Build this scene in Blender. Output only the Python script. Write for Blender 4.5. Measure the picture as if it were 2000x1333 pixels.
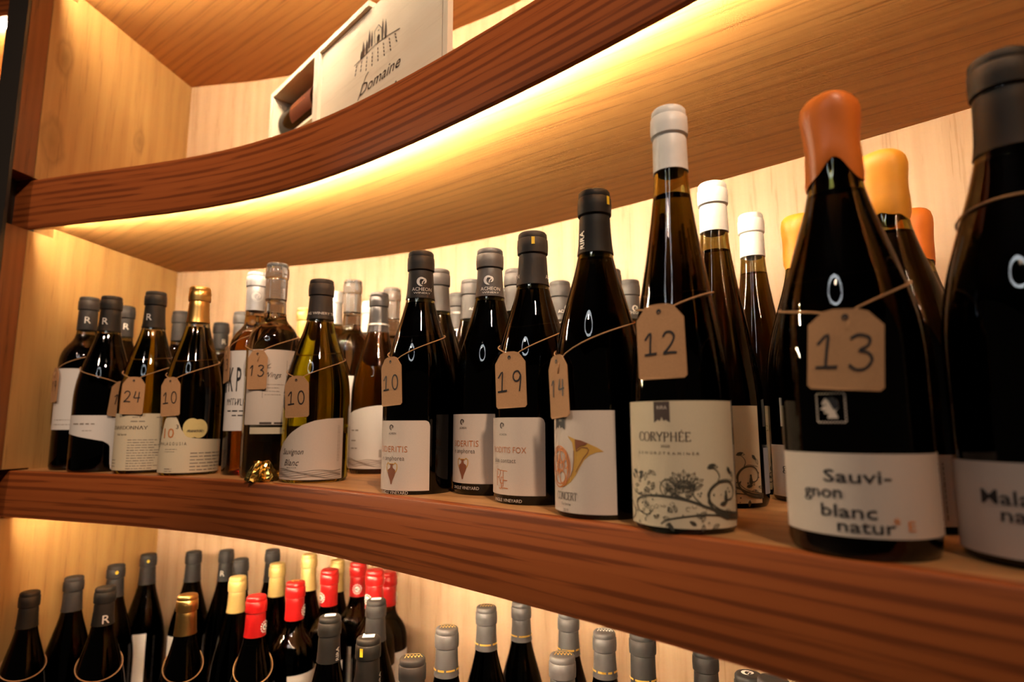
import bpy, math, random
from math import sin, cos, pi, sqrt, atan2, exp
from mathutils import Vector, Matrix
from mathutils.geometry import tessellate_polygon

for o in list(bpy.data.objects):
    bpy.data.objects.remove(o)
SC = bpy.context.scene
COL = SC.collection
ZS = 1.2                       # height of the middle shelf's top above the floor
random.seed(7)

# ------------------------------------------------------------------ camera
cd = bpy.data.cameras.new('camera')
cam = bpy.data.objects.new('camera', cd)
COL.objects.link(cam)
cd.sensor_fit = 'HORIZONTAL'
cd.sensor_width = 36.0
cd.lens = 1166.72 / 2000 * 36
cd.clip_start = 0.02
cd.dof.use_dof = True
cd.dof.focus_distance = 0.66
cd.dof.aperture_fstop = 4.0
cam.matrix_world = Matrix.Translation((0, 0, ZS + .0792)) @ Matrix.Rotation(pi / 2 + .1362, 4, 'X') @ Matrix.Rotation(-.0024, 4, 'Z')
SC.camera = cam

# ------------------------------------------------------------------ world, exposure
w = bpy.data.worlds.new('world')
SC.world = w
w.use_nodes = True
w.node_tree.nodes['Background'].inputs[0].default_value = (1.0, .72, .5, 1)
w.node_tree.nodes['Background'].inputs[1].default_value = 0.02
SC.view_settings.view_transform = 'Standard'
SC.view_settings.look = 'None'
SC.view_settings.exposure = 0.0
SC.view_settings.gamma = 1.0
SC.view_settings.use_curve_mapping = False
cy = SC.cycles
cy.use_denoising = True
cy.max_bounces = 14
cy.transmission_bounces = 12
cy.glossy_bounces = 5
cy.diffuse_bounces = 5
cy.caustics_reflective = False
cy.caustics_refractive = False
cy.sample_clamp_indirect = 6.0
LED_POWER = 1500.0
RING_POWER = 9.0
SPOT_POWER = 10.6

# downlights in the shop ceiling; their fittings are built further down
DOWNLIGHTS = [(.30, -.60, 2.75, 1.0, (-.62, 1.0, 1.15)), (-1.0, -.9, 2.75, .55, (-.7, 1.0, 1.3))]
for x, y, z, k, aim in DOWNLIGHTS:
    ld = bpy.data.lights.new('downlight_beam', 'SPOT')
    ld.energy = SPOT_POWER * k * 10
    ld.color = (1.0, .72, .50)
    ld.spot_size = math.radians(62)
    ld.spot_blend = 1.0
    ld.shadow_soft_size = .05
    lo = bpy.data.objects.new('downlight_beam', ld)
    lo.location = (x, y, z - .06)
    lo.rotation_euler = (Vector(aim) - Vector((x, y, z - .06))).to_track_quat('-Z', 'Y').to_euler()
    COL.objects.link(lo)

# ------------------------------------------------------------------ where each bottle stands (metres)
POS = {  # x, y, height, body radius
 'M1': (-0.7780, 1.0804, 0.3097, 0.0375),
 'M2': (-0.7080, 1.0379, 0.3023, 0.0430),
 'M3': (-0.7579, 1.1543, 0.3078, 0.0375),
 'M4': (-0.6129, 1.0094, 0.3042, 0.0430),
 'M5': (-0.6565, 1.1686, 0.3000, 0.0375),
 'M6': (-0.5176, 0.9725, 0.3036, 0.0430),
 'M7': (-0.6422, 1.3038, 0.3000, 0.0375),
 'M8': (-0.5385, 1.1757, 0.3000, 0.0375),
 'KP': (-0.4230, 0.9708, 0.3274, 0.0375),
 'WG': (-0.3682, 0.9153, 0.3280, 0.0385),
 'SB': (-0.2785, 0.8563, 0.2871, 0.0455),
 'KW': (-0.2241, 0.9901, 0.2972, 0.0410),
 'A10': (-0.1124, 0.7206, 0.2890, 0.0420),
 'SID': (-0.0267, 0.7102, 0.2890, 0.0420),
 'A19': (0.0227, 0.6312, 0.2840, 0.0420),
 'CON': (0.0778, 0.5405, 0.2950, 0.0395),
 'COR': (0.1324, 0.4737, 0.3400, 0.0385),
 'N13': (0.2219, 0.3918, 0.3000, 0.0425),
 'MAL': (0.3126, 0.3553, 0.3100, 0.0450),
 'c2': (-0.2887, 1.0624, 0.3360, 0.0375),
 'c3': (-0.2280, 1.1139, 0.3333, 0.0375),
 'cr': (-0.3950, 1.1221, 0.2966, 0.0380),
 'g0': (-0.3600, 1.1935, 0.3453, 0.0400),
 'c4': (-0.2832, 1.1678, 0.3186, 0.0380),
 'a1': (-0.1051, 0.8374, 0.2971, 0.0420),
 'a2': (-0.0933, 1.0087, 0.3000, 0.0420),
 'a3': (-0.0630, 0.9119, 0.3000, 0.0420),
 'a0': (-0.1163, 1.1133, 0.2932, 0.0420),
 'a4': (0.0054, 0.8305, 0.2951, 0.0420),
 'a5': (-0.0067, 0.9782, 0.3010, 0.0420),
 'a6': (0.0723, 0.8836, 0.2904, 0.0420),
 'a7': (0.1807, 0.9023, 0.2963, 0.0420),
 'a8': (0.1386, 0.8273, 0.2939, 0.0420),
 'a9': (0.1053, 0.9625, 0.2860, 0.0420),
 'k2': (0.2125, 0.6062, 0.3300, 0.0390),
 'k3': (0.2950, 0.7113, 0.3336, 0.0390),
 'w2': (0.3143, 0.6301, 0.2997, 0.0430),
 'w3': (0.3116, 0.4787, 0.3000, 0.0430),
 'w4': (0.4269, 0.6154, 0.3000, 0.0430),
 'L1': (-0.8160, 1.0588, 0.2880, 0.0380),
 'L2': (-0.7978, 1.1361, 0.2932, 0.0400),
 'L3': (-0.6817, 1.0479, 0.2980, 0.0400),
 'L4': (-0.7724, 1.2138, 0.2962, 0.0400),
 'L5': (-0.7626, 1.3019, 0.2980, 0.0400),
 'L6': (-0.6764, 1.3176, 0.2997, 0.0400),
 'L7': (-0.5192, 1.0012, 0.2980, 0.0400),
 'L8': (-0.5996, 1.3013, 0.3060, 0.0370),
 'L9': (-0.5297, 1.2134, 0.3073, 0.0370),
 'L10': (-0.4901, 1.1135, 0.2980, 0.0380),
 'L11': (-0.4946, 1.2795, 0.3112, 0.0370),
 'L12': (-0.4544, 1.2041, 0.3005, 0.0380),
 'L13': (-0.4042, 0.9899, 0.2992, 0.0400),
 'L14': (-0.3843, 1.1746, 0.3237, 0.0370),
 'L15': (-0.3676, 1.0595, 0.3026, 0.0365),
 'L16': (-0.3296, 1.1235, 0.3076, 0.0365),
 'L17': (-0.3482, 1.2381, 0.2995, 0.0350),
 'L18': (-0.2940, 1.1892, 0.3054, 0.0365),
 'L19': (-0.2377, 1.0779, 0.3171, 0.0365),
 'L20': (-0.2297, 1.1519, 0.2971, 0.0365),
 'L21': (-0.2586, 0.8917, 0.2980, 0.0400),
 'L22': (-0.2111, 0.9707, 0.2980, 0.0400),
 'L23': (-0.1841, 0.8073, 0.2980, 0.0400),
 'L24': (-0.1169, 0.7411, 0.2980, 0.0400),
 'L25': (-0.0879, 0.8433, 0.2980, 0.0400),
 'L26': (-0.0391, 0.9354, 0.2980, 0.0400),
 'L27': (0.0136, 0.9975, 0.2869, 0.0400),
 'L28': (0.0820, 0.9257, 0.2926, 0.0400),
 'L29': (0.0583, 0.7478, 0.2980, 0.0400),
 'L30': (0.1241, 0.8558, 0.2889, 0.0400),
 'L31': (0.1612, 0.7866, 0.3096, 0.0370),
 'L32': (0.2410, 0.7944, 0.2868, 0.0400),
 'L33': (0.2651, 0.7165, 0.2882, 0.0400),
 'L34': (0.2593, 0.6353, 0.3156, 0.0400),
}
LAB = {  # angle left, angle right, top, bottom
 'M1': (-1.478, 0.424, 0.1756, 0.069),
 'M4': (-1.534, 0.995, 0.0956, 0.0056),
 'A10': (-1.216, 0.323, 0.082, 0.0037),
 'SID': (-1.403, 0.403, 0.0891, 0.0128),
 'A19': (-1.501, 0.261, 0.0844, 0.0092),
 'CON': (-1.495, 0.338, 0.0894, 0.003),
 'COR': (-1.319, 1.22, 0.0949, 0.0023),
 'N13': (-1.171, 1.476, 0.0608, 0.0132),
 'MAL': (-1.463, 0.275, 0.0569, 0.0054),
 'k2': (0.205, 0.891, 0.0947, 0.0048),
 'k3': (-0.05, 0.803, 0.0974, 0.0057),
 'w2': (-1.088, -0.152, 0.0564, 0.0053),
 'w3': (0.077, 0.682, 0.0556, 0.0035),
 'KP': (-1.247, 0.179, 0.1931, 0.0679),
 'WG': (-1.084, 1.529, 0.1879, 0.0773),
}
POLY = {
 'M2': [(-1.536, 0.0932), (0.456, 0.0931), (0.773, 0.0933), (1.031, 0.0014), (0.479, 0.0032), (0.348, 0.0438), (0.098, 0.0508), (-0.319, 0.0544), (-1.207, 0.0627)],
 'M6': [(-1.086, 0.0036), (-1.141, 0.0384), (-1.004, 0.0816), (-0.813, 0.0917), (-0.54, 0.0917), (-0.389, 0.0776), (-0.233, 0.0651), (0.007, 0.0572), (0.49, 0.0552), (1.53, 0.054), (1.527, -0.0012)],
 'SB': [(-1.163, -0.0014), (-1.332, 0.0426), (-1.058, 0.0554), (-0.738, 0.0672), (-0.402, 0.0767), (-0.037, 0.0828), (0.33, 0.0856), (0.822, 0.0864), (0.939, -0.0059)],
 'KW': [(-1.158, 0.0109), (-1.45, 0.0916), (-0.873, 0.0987), (-0.388, 0.1033), (0.005, 0.1057), (0.34, 0.1066), (0.405, 0.0114)],
}
TAG = {  # angle, centre height, tilt
 'M1': (-0.983, 0.1468, 0),   # 0.892 mm/px
 'M2': (0.577, 0.1208, -0.1),   # 0.871 mm/px
 'M4': (-0.495, 0.1241, -0.02),   # 0.823 mm/px
 'M6': (-0.759, 0.1208, 0.06),   # 0.792 mm/px
 'KP': (-1.316, 0.1725, 0.1),   # 0.814 mm/px
 'WG': (-0.536, 0.1577, 0),   # 0.751 mm/px
 'SB': (-0.584, 0.1151, 0.06),   # 0.691 mm/px
 'A10': (-0.787, 0.1268, 0.06),   # 0.586 mm/px
 'A19': (-0.547, 0.1217, 0.04),   # 0.508 mm/px
 'CON': (-0.972, 0.1107, 0.08),   # 0.446 mm/px
 'COR': (-0.306, 0.1391, 0.02),   # 0.379 mm/px
 'N13': (-0.034, 0.1222, -0.07),   # 0.304 mm/px
}
TEXT = {
 'N13': [('Sauvi-', -0.432, 0.0441, 0.00738, 'L', 0.03505, 'ink', 'b'), ('gnon', -0.744, 0.0347, 0.0076, 'L', 0.02279, 'ink', 'b'), ('blanc', -0.496, 0.0241, 0.00737, 'L', 0.02917, 'ink', 'b'), ('natur', -0.294, 0.016, 0.00721, 'L', 0.02944, 'ink', 'b'), ('*', 0.376, 0.0182, 0.00696, 'L', 0.00348, 'orange', 'b'), ('E', 0.56, 0.0177, 0.00579, 'L', 0.00434, 'orange', 'n')],
 'MAL': [('Malagou-', -0.72, 0.0339, 0.00787, 'L', 0.04955, 'ink', 'b'), ('natur', -0.501, 0.0249, 0.00762, 'L', 0.02965, 'ink', 'b')],
 'COR': [('CORYPHÉE', -0.888, 0.0657, 0.00659, 'L', 0.0407, 'brownink', 's'), ('2020', -0.298, 0.0613, 0.00186, 'C', 0.00671, 'brownink', 'n'), ('GEWÜRZTRAMINER', -0.919, 0.0561, 0.00194, 'L', 0.04726, 'brownink', 'w'), ('RIRA', -0.341, 0.0888, 0.00264, 'C', 0.00753, 'paper', 'n')],
 'CON': [('CONCERT', -0.502, 0.0148, 0.00637, 'R', 0.02463, 'brownink', 's'), ('Chardonnay', -0.663, 0.0106, 0.00214, 'R', 0.01198, 'brownink', 'n'), ('2019', -0.74, 0.0053, 0.00257, 'R', 0.00601, 'brownink', 'n'), ('RIRA', -0.964, 0.0801, 0.00222, 'C', 0.00444, 'paper', 'n')],
 'A10': [('ACHEON', -0.74, 0.0665, 0.00232, 'C', 0.01103, 'brownink', 'n'), ('SIDERITIS', -0.268, 0.0468, 0.00687, 'R', 0.04009, 'copper', 't'), ('in amphorea', -0.349, 0.0377, 0.00515, 'R', 0.03433, 'brownink', 't'), ('SINGLE VINEYARD', -0.23, -0.0001, 0.0034, 'R', 0.0397, 'paper', 'n')],
 'SID': [('ACHEON', -0.775, 0.0727, 0.0023, 'C', 0.01094, 'brownink', 'n'), ('SIDERITIS', -0.286, 0.0532, 0.00679, 'R', 0.03732, 'copper', 't'), ('in amphorea', -0.385, 0.0459, 0.00509, 'R', 0.03281, 'brownink', 't'), ('SINGLE VINEYARD', -0.266, 0.0068, 0.00336, 'R', 0.03807, 'paper', 'n')],
 'A19': [('ACHEON', -0.815, 0.0667, 0.00204, 'C', 0.01073, 'brownink', 'n'), ('RODITIS FOX', -0.18, 0.0498, 0.00597, 'R', 0.0428, 'copper', 't'), ('skin contact', -0.433, 0.0403, 0.0045, 'R', 0.03098, 'brownink', 't'), ('SINGLE VINEYARD', -0.283, 0.0031, 0.00296, 'R', 0.03749, 'paper', 'n')],
 'M4': [('CHARDONNAY', 0.058, 0.0703, 0.00537, 'R', 0.06113, 'brownink', 's'), ('Oak barrel', -0.636, 0.0607, 0.00327, 'R', 0.01801, 'brownink', 'n')],
 'M6': [('10', -0.963, 0.0573, 0.01503, 'L', 0.01819, 'copper', 'n'), ('3', -0.486, 0.0713, 0.00631, 'L', 0.00394, 'brownink', 'n'), ('MALAGOUSIA', -0.107, 0.0463, 0.00473, 'R', 0.04413, 'brownink', 'w'), ('FRANKFURT', 0.158, 0.0657, 0.00318, 'C', 0.02385, 'brownink', 'b')],
 'KP': [('K P', -1.04, 0.1292, 0.03781, 'L', 0.02333, 'ink', 'c')],
 'WG': [('Wings', 0.33, 0.1466, 0.0076, 'R', 0.02281, 'brownink', 'i')],
 'SB': [('Sauvignon', -0.317, 0.0381, 0.00752, 'R', 0.03419, 'brownink', 'i'), ('Blanc', -0.441, 0.0233, 0.00819, 'R', 0.02456, 'brownink', 'i')],
 'w2': [('gnon', -0.767, 0.0306, 0.00776, 'L', 0.02327, 'ink', 'b')],
 'k3': [('CORYPHÉE', 0.138, 0.0697, 0.00571, 'R', 0.03996, 'brownink', 's')],
}
CAPTEXT = {
 'A10': [('ACHEON', 0.096, 0.2369, 0.00432, 'C', 0.02409, 'silver', 'n'), ('WINERY', 0.1, 0.2332, 0.00216, 'C', 0.02037, 'silver', 'n')],
 'SID': [('ACHEON', 0.048, 0.235, 0.00426, 'C', 0.02372, 'silver', 'n'), ('WINERY', 0.049, 0.2312, 0.00213, 'C', 0.02006, 'silver', 'n')],
 'A19': [('ACHEON', -0.938, 0.2315, 0.00437, 'R', 0.02404, 'silver', 'n'), ('ACHEON', 0.861, 0.231, 0.00436, 'L', 0.02397, 'silver', 'n')],
 'a6': [('ACHEON', 0.521, 0.2398, 0.00454, 'C', 0.02272, 'silver', 'n')],
 'a7': [('ACHEON', 0.307, 0.2412, 0.00463, 'C', 0.02316, 'silver', 'n')],
 'a3': [('ACHEON', 0.5, 0.2496, 0.00392, 'C', 0.0235, 'silver', 'n')],
 'a4': [('ACHEON', 0.317, 0.2315, 0.00355, 'C', 0.02132, 'silver', 'n')],
 'a2': [('AE WINERY TA', -0.034, 0.2622, 0.00346, 'C', 0.0294, 'silver', 'b')],
 'SB': [('AE WINERY TA', 0.075, 0.2331, 0.00366, 'C', 0.04246, 'silver', 'b')],
 'M1': [('R', -0.006, 0.2597, 0.01206, 'C', None, 'silver', 'n')],
 'M2': [('R', -0.412, 0.2501, 0.01155, 'C', None, 'silver', 'n')],
 'M3': [('R', 0.154, 0.2601, 0.0119, 'C', None, 'silver', 'n')],
 'M4': [('R', -0.464, 0.2522, 0.01123, 'C', None, 'silver', 'n')],
 'M5': [('R', 0.949, 0.2555, 0.01113, 'C', None, 'silver', 'n')],
 'M7': [('R', 0.453, 0.2507, 0.01119, 'C', None, 'silver', 'n')],
 'L3': [('R', 0.254, 0.2425, 0.0135, 'C', None, 'silver', 'n')],
 'L8': [('R', -0.38, 0.2562, 0.01056, 'C', None, 'silver', 'n')],
}

# ------------------------------------------------------------------ helpers
def link(o, parent=None):
    COL.objects.link(o)
    if parent is not None:
        o.parent = parent
    return o

def mesh_obj(name, verts, faces, mat, parent=None, uvs=None, smooth=False):
    me = bpy.data.meshes.new(name)
    me.from_pydata([tuple(v) for v in verts], [], faces)
    if uvs is not None:                     # one (u, v) per face corner, in metres
        lay = me.uv_layers.new(name='UVMap')
        k = 0
        for f in uvs:
            for c in f:
                lay.data[k].uv = c
                k += 1
    if smooth:
        me.polygons.foreach_set('use_smooth', [True] * len(me.polygons))
    if mat is not None:
        me.materials.append(mat)
    me.update()
    return link(bpy.data.objects.new(name, me), parent)

def empty(name, loc, rz=0.0):
    o = bpy.data.objects.new(name, None)
    o.location = loc
    o.rotation_euler = (0, 0, rz)
    o.empty_display_size = .02
    return link(o)

def tag(o, label, cat, group=None):
    o['label'] = label
    o['category'] = cat
    if group:
        o['group'] = group
    return o

def structure(o, label=None):
    o['kind'] = 'structure'
    if label:
        o['label'] = label
    return o

def sharp(o, angle=40):
    """split shading at hard edges"""
    me = o.data
    me.polygons.foreach_set('use_smooth', [True] * len(me.polygons))
    try:
        me.set_sharp_from_angle(angle=math.radians(angle))
    except Exception:
        pass
    return o

# ------------------------------------------------------------------ materials
def new_mat(name):
    m = bpy.data.materials.new(name)
    m.use_nodes = True
    nt = m.node_tree
    b = nt.nodes['Principled BSDF']
    return m, nt, b

def plain(name, col, rough=.5, metal=0.0, bump=0.0, bscale=300, var=.06, spec=.5):
    m, nt, b = new_mat(name)
    N, L = nt.nodes, nt.links
    tc = N.new('ShaderNodeTexCoord')
    nz = N.new('ShaderNodeTexNoise')
    nz.inputs['Scale'].default_value = bscale
    nz.inputs['Detail'].default_value = 3
    L.new(tc.outputs['Object'], nz.inputs['Vector'])
    mx = N.new('ShaderNodeMix'); mx.data_type = 'RGBA'
    mx.inputs[6].default_value = (*[c * (1 - var) for c in col], 1)
    mx.inputs[7].default_value = (*[min(1, c * (1 + var)) for c in col], 1)
    L.new(nz.outputs['Fac'], mx.inputs[0])
    L.new(mx.outputs[2], b.inputs['Base Color'])
    b.inputs['Roughness'].default_value = rough
    b.inputs['Metallic'].default_value = metal
    b.inputs['Specular IOR Level'].default_value = spec
    if bump:
        bp = N.new('ShaderNodeBump')
        bp.inputs['Strength'].default_value = bump
        bp.inputs['Distance'].default_value = .0006
        L.new(nz.outputs['Fac'], bp.inputs['Height'])
        L.new(bp.outputs[0], b.inputs['Normal'])
    return m

def glass(name, sigma, rough=0.0, ior=1.48, tint=(1, 1, 1)):
    """solid bottle glass with its wine: light is absorbed along its path"""
    m, nt, b = new_mat(name)
    b.inputs['Base Color'].default_value = (*tint, 1)
    b.inputs['Roughness'].default_value = rough
    b.inputs['IOR'].default_value = ior
    b.inputs['Transmission Weight'].default_value = 1.0
    if sigma:
        d = max(sigma)
        va = nt.nodes.new('ShaderNodeVolumeAbsorption')
        va.inputs['Density'].default_value = d
        va.inputs['Color'].default_value = (*[1 - s / d for s in sigma], 1)
        nt.links.new(va.outputs[0], nt.nodes['Material Output'].inputs['Volume'])
    return m

def emit(name, col, power):
    m = bpy.data.materials.new(name)
    m.use_nodes = True
    nt = m.node_tree
    nt.nodes.clear()
    e = nt.nodes.new('ShaderNodeEmission')
    e.inputs[0].default_value = (*col, 1)
    e.inputs[1].default_value = power
    out = nt.nodes.new('ShaderNodeOutputMaterial')
    nt.links.new(e.outputs[0], out.inputs[0])
    return m

def wood(name, light, dark, pore, ring=.02, pores=.6, rough=.42, ringmix=.5, knots=(), bump=.25, wob=1.0, pthr=.57, pfreq=300.0, plen=14.0):
    """veneer: UV u runs along the grain and v across it, in metres"""
    m, nt, b = new_mat(name)
    N, L = nt.nodes, nt.links
    uv = N.new('ShaderNodeUVMap'); uv.uv_map = 'UVMap'
    sp = N.new('ShaderNodeSeparateXYZ'); L.new(uv.outputs[0], sp.inputs[0])
    def math_(op, a, b_=None):
        n = N.new('ShaderNodeMath'); n.operation = op
        for i, x in enumerate((a, b_)):
            if x is None: continue
            if isinstance(x, (int, float)): n.inputs[i].default_value = x
            else: L.new(x, n.inputs[i])
        return n.outputs[0]
    def noise(su, sv, detail=3, w=0.0, rough_=.5):
        c = N.new('ShaderNodeCombineXYZ')
        L.new(math_('MULTIPLY', sp.outputs[0], su), c.inputs[0])
        L.new(math_('MULTIPLY', sp.outputs[1], sv), c.inputs[1])
        c.inputs[2].default_value = w
        n = N.new('ShaderNodeTexNoise')
        n.inputs['Scale'].default_value = 1.0
        n.inputs['Detail'].default_value = detail
        n.inputs['Roughness'].default_value = rough_
        L.new(c.outputs[0], n.inputs['Vector'])
        return n.outputs['Fac']
    def ramp(x, a, b_):
        n = N.new('ShaderNodeMapRange')
        n.inputs['From Min'].default_value = a
        n.inputs['From Max'].default_value = b_
        L.new(x, n.inputs['Value'])
        return n.outputs[0]
    warp = noise(1.7, 9.0, 2, 3.1)
    ph = math_('ADD', math_('MULTIPLY', sp.outputs[1], 2 * pi / ring), math_('MULTIPLY', warp, 9.0 * wob))
    for (ku, kv, kr, ks) in knots:          # the rings bend round each knot
        du = math_('MULTIPLY', math_('SUBTRACT', sp.outputs[0], ku), .42)
        dv = math_('SUBTRACT', sp.outputs[1], kv)
        d2 = math_('ADD', math_('MULTIPLY', du, du), math_('MULTIPLY', dv, dv))
        g = math_('DIVIDE', kr * kr * 6.0, math_('ADD', d2, kr * kr))
        ph = math_('ADD', ph, g)
    s = math_('ADD', math_('MULTIPLY', math_('SINE', ph), .5), .5)
    broad = ramp(noise(1.2, 14.0, 3, 7.7), .3, .72)
    fine = ramp(noise(5.0, 160.0, 3, 1.3), .3, .7)
    f = math_('ADD', math_('MULTIPLY', s, ringmix * .5), math_('ADD', math_('MULTIPLY', broad, .45), math_('MULTIPLY', fine, .25)))
    mx = N.new('ShaderNodeMix'); mx.data_type = 'RGBA'
    mx.inputs[6].default_value = (*light, 1); mx.inputs[7].default_value = (*dark, 1)
    L.new(f, mx.inputs[0])
    p = ramp(noise(plen, pfreq, 2, 5.5), pthr, pthr + .08)
    p = math_('MULTIPLY', p, ramp(s, .35, .8))
    p = math_('MULTIPLY', p, pores)
    mp = N.new('ShaderNodeMix'); mp.data_type = 'RGBA'
    L.new(p, mp.inputs[0]); L.new(mx.outputs[2], mp.inputs[6])
    mp.inputs[7].default_value = (*pore, 1)
    col = mp.outputs[2]
    for (ku, kv, kr, ks) in knots:          # dark eye of the knot
        du = math_('MULTIPLY', math_('SUBTRACT', sp.outputs[0], ku), .5)
        dv = math_('SUBTRACT', sp.outputs[1], kv)
        d = math_('SQRT', math_('ADD', math_('MULTIPLY', du, du), math_('MULTIPLY', dv, dv)))
        d = math_('ADD', d, math_('MULTIPLY', math_('SUBTRACT', noise(30, 60, 2, ku), .5), kr * .7))
        rim = math_('SUBTRACT', 1.0, math_('ABSOLUTE', math_('DIVIDE', math_('SUBTRACT', d, kr * .75), kr * .4)))
        core = ramp(d, kr * 1.15, kr * .1)
        k = math_('MAXIMUM', math_('MULTIPLY', core, .72), math_('MULTIPLY', math_('MAXIMUM', rim, 0.0), .6))
        mk = N.new('ShaderNodeMix'); mk.data_type = 'RGBA'
        L.new(math_('MULTIPLY', k, ks), mk.inputs[0]); L.new(col, mk.inputs[6])
        mk.inputs[7].default_value = (*[c * .42 for c in dark], 1)
        col = mk.outputs[2]
    L.new(col, b.inputs['Base Color'])
    b.inputs['Roughness'].default_value = rough
    b.inputs['Specular IOR Level'].default_value = .35
    bp = N.new('ShaderNodeBump')
    bp.inputs['Strength'].default_value = bump
    bp.inputs['Distance'].default_value = .0008
    L.new(math_('SUBTRACT', math_('MULTIPLY', fine, .4), p), bp.inputs['Height'])
    L.new(bp.outputs[0], b.inputs['Normal'])
    return m

M_WALL = wood('oak_wall_veneer', (.55, .375, .240), (.42, .26, .150), (.26, .13, .045), ring=.034, pores=.35)
M_SIDE = wood('oak_side_veneer', (.60, .352, .125), (.44, .222, .068), (.19, .08, .025), ring=.04, pores=.3, wob=1.6,
              knots=((ZS + .775, .345, .020, .75), (ZS + .60, .352, .026, .7), (ZS + .70, .15, .016, .6)))
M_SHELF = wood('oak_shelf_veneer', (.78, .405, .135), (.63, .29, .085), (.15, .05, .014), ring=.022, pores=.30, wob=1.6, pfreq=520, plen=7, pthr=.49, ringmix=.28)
M_FASCIA = wood('stained_oak_edge', (.37, .098, .024), (.285, .067, .0155), (.125, .027, .0075), ring=.0115, pores=.72, ringmix=.5, rough=.42, wob=.2, pthr=.43, pfreq=170, plen=5.5, bump=.1)
M_STRIP = wood('stained_oak_upright', (.24, .088, .028), (.15, .050, .015), (.08, .025, .01), ring=.016, pores=.6, rough=.4)
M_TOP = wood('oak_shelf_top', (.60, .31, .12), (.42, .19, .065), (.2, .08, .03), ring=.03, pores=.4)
M_BOXWOOD = wood('pale_poplar', (.86, .78, .63), (.78, .68, .52), (.55, .45, .32), ring=.05, pores=.2, rough=.6, ringmix=.35)
M_DARKEDGE = plain('black_edge', (.012, .009, .007), .5)
def led_material():
    m = emit('led_strip_light', (1.0, .80, .53), LED_POWER)
    nt = m.node_tree; N, L = nt.nodes, nt.links
    uv = N.new('ShaderNodeUVMap'); uv.uv_map = 'UVMap'
    sp = N.new('ShaderNodeSeparateXYZ'); L.new(uv.outputs[0], sp.inputs[0])
    mr = N.new('ShaderNodeMapRange')           # power lowered towards both ends, standing in for the lens's darker edges
    mr.inputs['From Min'].default_value = 0.0; mr.inputs['From Max'].default_value = .75
    mr.inputs['To Min'].default_value = LED_POWER * .5; mr.inputs['To Max'].default_value = LED_POWER
    L.new(sp.outputs[0], mr.inputs['Value'])
    m2 = N.new('ShaderNodeMapRange')
    m2.inputs['From Min'].default_value = .75; m2.inputs['From Max'].default_value = 1.32
    m2.inputs['To Min'].default_value = 1.0; m2.inputs['To Max'].default_value = .16
    L.new(sp.outputs[0], m2.inputs['Value'])
    mu = N.new('ShaderNodeMath'); mu.operation = 'MULTIPLY'
    L.new(mr.outputs[0], mu.inputs[0]); L.new(m2.outputs[0], mu.inputs[1])
    e = [n for n in N if n.type == 'EMISSION'][0]
    L.new(mu.outputs[0], e.inputs[1])
    return m
M_LED = led_material()
M_RING = emit('ring_lamp_light', (.93, .97, 1.0), RING_POWER)
M_LAMP = emit('downlight_glow', (1.0, .8, .6), 6.0)

G_OLIVE = glass('olive_glass', (11, 14, 85))
G_AMBER = glass('amber_brown_glass', (50, 80, 240))
G_HONEY = glass('honey_brown_glass', (22, 38, 125))
G_ROSE = glass('rose_brown_glass', (9, 24, 62))
G_BROWN = glass('dark_amber_glass', (85, 105, 330))
G_DARK = glass('dark_green_glass', (120, 135, 420))
G_BLACK = glass('near_black_glass', (240, 250, 420))
G_CLEAR = glass('clear_glass_white_wine', (.5, 1.3, 6.0))
CAPCOL = {
    'grey': plain('slate_grey_capsule', (.050, .048, .050), .5, bump=.25, bscale=160),
    'charcoal': plain('charcoal_capsule', (.017, .0165, .0175), .6, bump=.2, bscale=160, spec=.3),
    'black': plain('black_capsule', (.006, .006, .006), .6, bump=.2, bscale=160, spec=.25),
    'gold': plain('gold_foil_capsule', (.80, .48, .15), .32, metal=1.0, bump=.15, bscale=220),
    'cream': plain('pale_gold_capsule', (.52, .36, .12), .42, metal=.35, bump=.15, bscale=220),
    'red': plain('red_capsule', (.34, .007, .007), .3, bump=.15, bscale=220),
    'white': plain('white_capsule', (.84, .82, .78), .45, bump=.15, bscale=160),
    'silver': plain('silver_capsule', (.55, .55, .57), .4, metal=.4, bump=.15, bscale=160),
    'orange': plain('orange_sealing_wax', (.78, .19, .022), .42, bump=.5, bscale=55, var=.12),
    'yellow': plain('yellow_orange_sealing_wax', (.82, .33, .03), .42, bump=.5, bscale=55, var=.12),
    'steel': plain('dark_steel_capsule', (.05, .05, .055), .28, metal=.5, bump=.1),
}
_m, _nt, _b = new_mat('frosted_clear_capsule')
_b.inputs['Base Color'].default_value = (.97, .98, .99, 1)
_b.inputs['Roughness'].default_value = .1
_b.inputs['Transmission Weight'].default_value = .92
CAPCOL['clear'] = _m

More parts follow.
